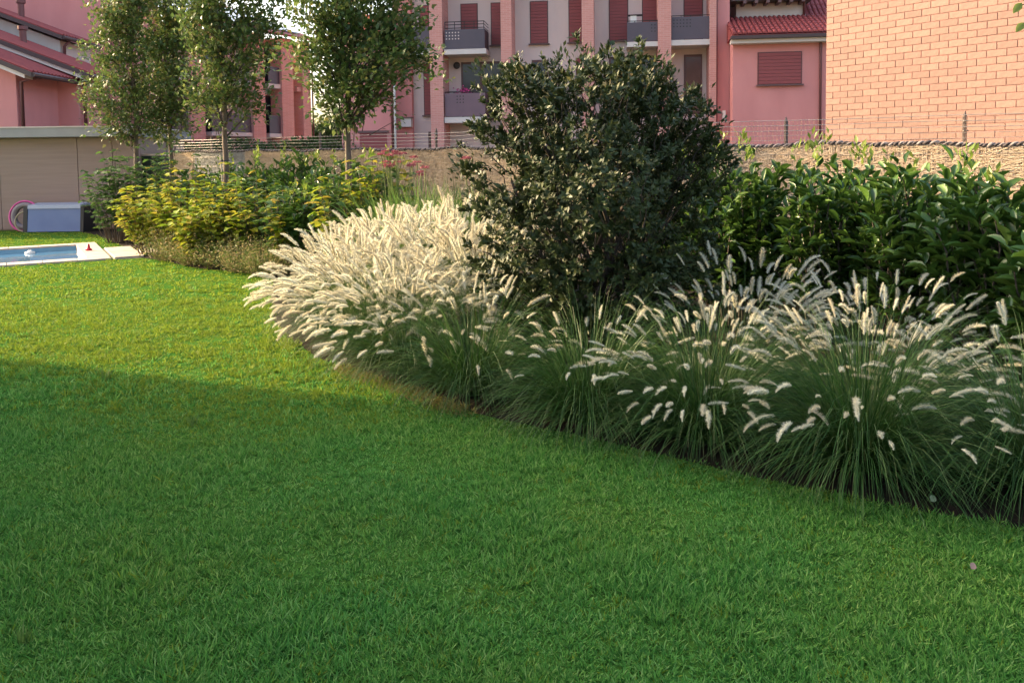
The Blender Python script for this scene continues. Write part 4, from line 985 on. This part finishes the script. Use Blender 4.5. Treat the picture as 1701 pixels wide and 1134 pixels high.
# ---------------------------------------------------------------- broad leaved yellowing shrubs
def hydrangea(px, d_, h, wx, label, m, nl=900, llen=.13, m2=None):
    p = at(px, 350, d_); x, y = p.x, d_; h *= 1.26; wx *= 1.12
    t = thing('broadleaf_shrub', label, 'shrub', (x, y, 0), 'broad leaved shrubs in the bed')
    st = MB(); T = []; D_ = []
    for i in range(48):
        a = random.uniform(0, 6.28); r = math.sqrt(random.random()); top = Vector((x + wx * r * math.cos(a), y + wx * r * math.sin(a), h * random.uniform(.62, 1.0) * (1 - .3 * r * r)))
        b0 = Vector((x + .3 * wx * r * math.cos(a), y + .3 * wx * r * math.sin(a), 0)); ps = limb(b0, top, 4, .05); st.tube(ps, list(np.linspace(.009, .003, 5)), 4, cap=False)
        for k in range(7):
            tt = .3 + .7 * k / 6; q = b0.lerp(top, tt); q.z += .12 * (top - b0).length * (tt - tt * tt)
            for j in range(max(2, nl // 240)):
                th = random.uniform(0, 6.28); T.append(np.array(q)); D_.append((math.cos(th), math.sin(th), random.uniform(-.25, .25)))
    bld('stems', st, M['bark'], t)
    T = np.array(T); D_ = np.array(D_); n = len(T); s = rng.uniform(.6, 1.2, n) * llen
    v, f = scatter(*LEAF_H, frames(D_, np.array([0, 0, 1.]) + rdir(n) * .35, s * .75, s), T)
    if m2 is None: link('foliage', mesh('foliage', v, f), m, t, kind='stuff')
    else:
        k = int(n * .6); kk = k * 15; nf = k * len(LEAF_H[1])
        link('foliage', mesh('foliage', v[:kk], f[:nf]), m, t, kind='stuff'); link('turning_leaves', mesh('turning_leaves', v[kk:], f[nf:] - kk), m2, t, kind='stuff', label='yellow and russet turning leaves')
hy, hg = M['hydrangea'], M['hydrangea_green']
hydrangea(192, 16.6, 1.62, .58, 'green broad leaved shrub in front of the cabin corner', hg)
hydrangea(228, 16.4, 1.6, .7, 'green broad leaved shrub under the second young tree', hg)
hydrangea(285, 15.6, 1.55, .7, 'yellow green shrub with tall shoot under the leftmost trunks', hg, m2=hy)
hydrangea(248, 14.2, 1.05, .6, 'low yellow shrub at the pool end of the bed', hy)
hydrangea(310, 13.9, 1.2, .7, 'yellow shrub left of the staked tree', hy)
hydrangea(375, 13.3, 1.3, .7, 'yellow shrub at the foot of the staked tree', hy, m2=hg)
hydrangea(430, 12.6, 1.2, .65, 'yellow russet shrub in the middle of the yellow row', hy, m2=hg)
hydrangea(478, 12.0, 1.12, .55, 'yellow green shrub at the right end of the yellow row', hg, m2=hy)
hydrangea(345, 12.7, .85, .55, 'low yellow shrub in front of the yellow row', hy)
hydrangea(575, 10.9, 1.3, .5, 'bright yellow green shrub below the middle tree trunk', hy, m2=hg)
hydrangea(632, 10.9, 1.5, .5, 'bright yellow green shrub right of the middle tree trunk', hg, m2=hy)

# small pale garden light among the low plants
p = gnd(279, 420); gl_ = thing('garden_light', 'small pale block light half hidden among the low plants', 'lamp', (p.x, p.y, 0)); zt_ = at(279, 386, p.y).z
bld('post', MB().tube([(p.x, p.y, 0), (p.x, p.y, zt_ - .1)], .03, 8), M['metal_dark'], gl_); bld('lamp_head', MB().box(p.x - .06, p.x + .06, p.y - .06, p.y + .06, zt_ - .098, zt_), M['coping'], gl_)
# low perennials along the bed edge
def perennial(px, py, h, r, label):
    p = gnd(px, py); n = 420
    t = thing('low_perennial', label, 'plant', (p.x, p.y, 0), 'low perennials along the bed edge')
    a = rng.uniform(0, 6.28, n); q = rng.random(n) ** .5 * .5; el = R(1) * (85 - 55 * rng.random(n))
    p0 = np.stack([p.x + q * r * np.cos(a), p.y + q * r * np.sin(a), np.full(n, .01)], -1)
    d = np.stack([np.cos(a) * np.cos(el), np.sin(a) * np.cos(el), np.sin(el)], -1); L = rng.uniform(.6, 1.05, n) * h
    v, f, tip, td = ribbons(p0, d, L, np.full(n, .006), rng.uniform(.1, .8, n), 5)
    link('stems', mesh('stems', v, f), M['perennial'], t, kind='stuff')
    m_ = 1500; k = rng.integers(0, n, m_); tt = rng.random(m_) ** .6
    P = p0[k] + (tip[k] - p0[k]) * tt[:, None] + rng.normal(0, .02, (m_, 3)); P[:, 2] = np.maximum(P[:, 2], .02)
    v, f = scatter(*LEAF_S, frames(rdir(m_, -.2, 1), rdir(m_), rng.uniform(.012, .02, m_), rng.uniform(.03, .055, m_)), P)
    link('foliage', mesh('foliage', v, f), M['perennial'], t, kind='stuff')
for px, py, h_, r_, lab in ((285, 432, .45, .4, 'feathery russet plant at the pool end of the bed edge'), (325, 440, .42, .38, 'low green russet plant second from the pool along the edge'), (365, 444, .45, .36, 'low plant in the middle of the edge row'),
        (405, 452, .42, .34, 'low green plant second from the pale grass mound'), (440, 458, .42, .3, 'low russet plant next to the pale grass mound'), (395, 436, .5, .4, 'low green plant behind the middle of the edge row')):
    perennial(px, py, h_ * 1.35, r_ * 1.15, lab)
# strap leaved plants and pink flower heads before the pale screen
def strap(px, d_, h, r, label, n=620):
    p = at(px, 300, d_); t = thing('strap_leaf_plant', label, 'plant', (p.x, d_, 0), 'strap leaved plants behind the mound')
    a = rng.uniform(0, 6.28, n); q = rng.random(n) ** .5 * r; el = R(1) * (88 - 40 * rng.random(n))
    p0 = np.stack([p.x + q * np.cos(a), d_ + q * np.sin(a), np.full(n, .01)], -1)
    d = np.stack([np.cos(a) * np.cos(el), np.sin(a) * np.cos(el), np.sin(el)], -1)
    v, f, tip, td = ribbons(p0, d, rng.uniform(.55, 1.05, n) * h, np.full(n, .02), rng.uniform(.4, 2.0, n), 6)
    link('leaves', mesh('leaves', v, f), M['strap'], t, kind='stuff')
strap(672, 9.9, 1.4, .3, 'strap leaved plant below the pink flower heads'); strap(720, 9.6, 1.38, .32, 'strap leaved plant in the middle behind the mound'); strap(770, 9.5, 1.4, .3, 'strap leaved plant touching the big bush'); strap(690, 10.8, 1.4, .35, 'strap leaved plant at the back against the pale screen')
def sedum(px, py, d_, n, spread, label):
    p = at(px, py, d_); t = thing('pink_flower', label, 'flower', (p.x, d_, 0)); st = MB(); P = []
    for i in range(n):
        c = Vector((p.x + random.uniform(-1, 1) * spread, d_ + random.uniform(-.15, .15), p.z + random.uniform(-.1, .12)))
        st.tube(limb((p.x + random.uniform(-.1, .1), d_, .0), c, 4, .03), [.006] * 5, 4)
        m_ = 70; th = rng.uniform(0, 6.28, m_); rr_ = .055 * rng.random(m_) ** .5
        T = np.stack([c.x + rr_ * np.cos(th), c.y + rr_ * np.sin(th), c.z + .02 - rr_ * .25 + rng.normal(0, .006, m_)], -1)
        v, f = scatter(*LEAF_S, frames(rdir(m_, .2, 1), rdir(m_), np.full(m_, .016), np.full(m_, .02)), T); link('flower_head', mesh('flower_head', v, f), M['sedum'], t)
    bld('stalks', st, M['penni_stem'], t)
sedum(660, 266, 10.4, 16, .24, 'tall plant with dusky pink flat flower heads before the pale screen')
sedum(700, 284, 10.0, 4, .1, 'few pink flower heads right of the main pink cluster')
sedum(783, 280, 9.4, 3, .08, 'pink flower heads at the left edge of the big bush')

# ---------------------------------------------------------------- young trees
def tree(px, d_, base_py, fork_py, label, lobes_px, r0=.055, ncl=420, nper=13, lean=0., stake=False, llen=.095, sy=.8):
    b = at(px, fork_py, d_); x = b.x
    t = thing('young_tree', label, 'tree', (x, d_, 0), 'young trees along the bed')
    top = max(at(l[0], l[1] - l[3], d_).z for l in lobes_px); fz = b.z
    pts_ = [(x + lean * .3 + random.uniform(-.015, .015), d_ + random.uniform(-.015, .015), z) for z in np.linspace(0, fz, 5)]
    pts_[-1] = (x, d_, fz)
    n2 = 6; up_ = [(x + random.uniform(-.05, .05) * i, d_ + random.uniform(-.05, .05) * i, fz + (top - fz) * i / n2) for i in range(1, n2)]
    rad = list(np.linspace(r0 * 1.15, r0 * .85, 5)) + list(np.linspace(r0 * .7, .012, n2 - 1))
    tk = bld('trunk', MB().tube(pts_ + up_, rad, 9), M['bark'], t, True)
    lob = []
    for lx, ly, rx, rz in lobes_px:
        c = at(lx, ly, d_ + random.uniform(-.35, .35)); lob.append((tuple(c), (rx / F * d_, rx / F * d_ * sy, rz / F * d_)))
    P, C = lobes_points(lob, int(ncl * .8), .5); br = MB()
    P = np.concatenate([P, np.array([l[0] for l in lob])[rng.integers(0, len(lob), 60)] + rdir(60) * np.array([l[1] for l in lob])[0] * rng.uniform(1.05, 1.45, (60, 1))]); C = P
    for c, r in lob:
        z0 = min(max(fz - .02, c[2] - .7 * abs(c[0] - x) - .7), top - .3); k = np.clip((z0 - fz) / (top - fz), 0, 1)
        q0 = Vector((x, d_, z0)) if z0 > fz else Vector((x, d_, fz - .03))
        br.tube(limb(q0, c, 5, .05), list(np.linspace(r0 * .42, .008, 6)), 6)
    for i in range(0, len(P), 2):
        dd = norm((P[i] - np.array([x, d_, P[i][2] - .5]))[None])[0]; br.tube([P[i] - dd * .4 + rng.normal(0, .06, 3), P[i] - dd * .18 + rng.normal(0, .03, 3), P[i]], [.008, .005, .003], 4, cap=False)
    bld('branches', br, M['bark_dark'], t, True)
    foliage('crown', P, int(nper * 1.5), (.1, .1, .09), llen, llen * .66, LEAF_S, M['tree_leaf'], t, (x, d_, fz + .3), .1)
    if stake:
        a = at(px - 7, 258, d_ - .12); c = at(px - 1, 330, d_ - .1); s = thing('tree_stake', 'pale thin stake leaning on the trunk of the young tree by the grey screen', 'stake', (c.x, c.y, 0))
        dirv = (a - c); foot = c - dirv * (c.z / dirv.z); bld('pole', MB().tube([foot, c, a], .016, 7), M['stake'], s); bld('tie', torus(MB(), (a.x + .05, a.y + .06, a.z - .1), .09, .012, R(90) - .1, 14, 5), M['black'], s)
tree(226, 17.6, 400, 232, 'leftmost young tree standing before the cabin corner', [(212, 200, 44, 34), (178, 160, 38, 42), (215, 120, 40, 45), (190, 80, 38, 40), (220, 45, 38, 40), (195, 15, 36, 36), (215, -40, 40, 50), (165, 198, 24, 20), (245, 165, 30, 40), (200, -110, 30, 50)], .055, 440, 14)
tree(283, 18.4, 380, 234, 'second young tree from the left with a slim pale trunk', [(280, 205, 34, 28), (265, 160, 34, 36), (300, 150, 34, 40), (280, 100, 36, 40), (265, 60, 34, 34), (300, 55, 34, 36), (282, 10, 34, 36), (282, -50, 30, 50)], .05, 380, 14)
tree(373, 15.4, 310, 226, 'staked young tree in front of the grey screen', [(375, 180, 40, 34), (345, 140, 36, 40), (405, 135, 40, 42), (365, 85, 42, 45), (420, 75, 40, 42), (340, 60, 36, 42), (380, 25, 48, 40), (435, 20, 36, 40), (335, 5, 36, 36), (390, -50, 60, 50), (385, -120, 40, 60), (415, 190, 22, 20)], .055, 520, 13, stake=True)
tree(577, 12.2, 300, 214, 'middle young tree with forked trunk before the apartment building', [(575, 170, 44, 40), (545, 125, 42, 42), (625, 120, 50, 46), (580, 85, 50, 50), (650, 75, 46, 44), (530, 70, 40, 40), (600, 35, 60, 44), (665, 30, 40, 36), (535, 15, 44, 36), (690, 100, 26, 20), (505, 115, 22, 18), (600, -40, 70, 60), (600, -120, 50, 60), (620, 165, 26, 26)], .05, 620, 13)
# tree out of view on the right whose lowest twig hangs into the picture
tw = thing('overhanging_tree', 'slim tree right of the picture, one leafy twig hanging in at the upper corner', 'tree', (3.3, 3.6, 0))
bld('trunk', MB().tube([(3.3, 3.6, 0), (3.32, 3.62, 1.2), (3.28, 3.6, 2.3), (3.3, 3.6, 3.4)], [.05, .045, .04, .02], 9), M['bark'], tw, True)
tpt = at(1692, 8, 3.4); lb = limb((3.29, 3.6, 2.2), tpt, 5, .03)
bld('branches', MB().tube(lb, [.012, .01, .008, .006, .004, .002], 5), M['bark_dark'], tw)
T = []; D_ = []
for px, py, dx, dz in ((1697, 5, -.5, -.5), (1701, 38, -.4, -.35), (1715, 25, .3, -.6), (1735, 40, .1, -.9), (1730, 0, .2, .5), (1760, -10, .4, .6)):
    T.append(at(px, py, 3.4)); D_.append((dx, -.2, dz))
v, f = scatter(*LEAF_L, frames(np.array(D_), np.array([[0, -.8, .5]] * len(T)), np.full(len(T), .032), np.full(len(T), .062)), np.array([tuple(q) for q in T]))
link('leaves', mesh('leaves', v, f), M['laurel_young'], tw, kind='stuff')
cp, _ = lobes_points([((3.35, 3.5, 3.2), (.5, .6, .5)), ((3.5, 3.8, 3.8), (.6, .6, .5))], 90, .4)
foliage('crown', cp, 12, (.08, .08, .08), .075, .04, LEAF_S, M['tree_leaf'], tw, None, .1)

# ---------------------------------------------------------------- far greenery beyond the fence
fh = thing('far_hedge', 'clipped green hedge beyond the fence below the pillared building', 'hedge', (-13, 36, 0))
n = 5200; xa, xb = at(225, 240, 36).x, at(600, 240, 36).x
T = np.stack([rng.uniform(xa, xb, n), 36 + rng.normal(0, .45, n), rng.uniform(.3, 1, n) ** .6 * 2.55], -1)
T[:, 2] += .1 * np.sin(T[:, 0] * 1.9)
v, f = scatter(*LEAF_S, frames(rdir(n), rdir(n), rng.uniform(.09, .16, n), rng.uniform(.14, .24, n)), T); link('foliage', mesh('foliage', v, f), M['far_leaf'], fh, kind='stuff')
st = MB()
for i in range(22): xx = xa + (xb - xa) * (i + .5) / 22; st.tube([(xx, 36, -.6), (xx + .1, 36.1, 1.2), (xx + random.uniform(-.3, .3), 36, 2.2)], [.05, .04, .02], 5)
bld('stems', st, M['bark_dark'], fh, kind='stuff')
def far_tree(px, d_, h, w_, label):
    p = at(px, 220, d_); t = thing('far_tree', label, 'tree', (p.x, d_, 0))
    bld('trunk', MB().tube([(p.x, d_, -.6), (p.x + .1, d_, h * .35), (p.x, d_, h * .7)], [.2, .15, .06], 7), M['bark_dark'], t)
    lb = [((p.x + random.uniform(-.6, .6) * w_, d_ + random.uniform(-.5, .5) * w_, h * random.uniform(.45, .85)), (w_ * .5, w_ * .5, h * .16)) for _ in range(9)]
    P, C = lobes_points(lb, 330, .5); foliage('crown', P, 14, (.22, .22, .2), .24, .13, LEAF_S, M['far_leaf'], t, None, .2)
far_tree(530, 52, 4.7, 2.2, 'bushy green tree beyond the hedge between the two buildings'); far_tree(572, 56, 5.2, 2.2, 'darker tree at the left end of the pink wing'); far_tree(495, 60, 4.6, 2.0, 'far tree seen through the open frame of the pillared building')
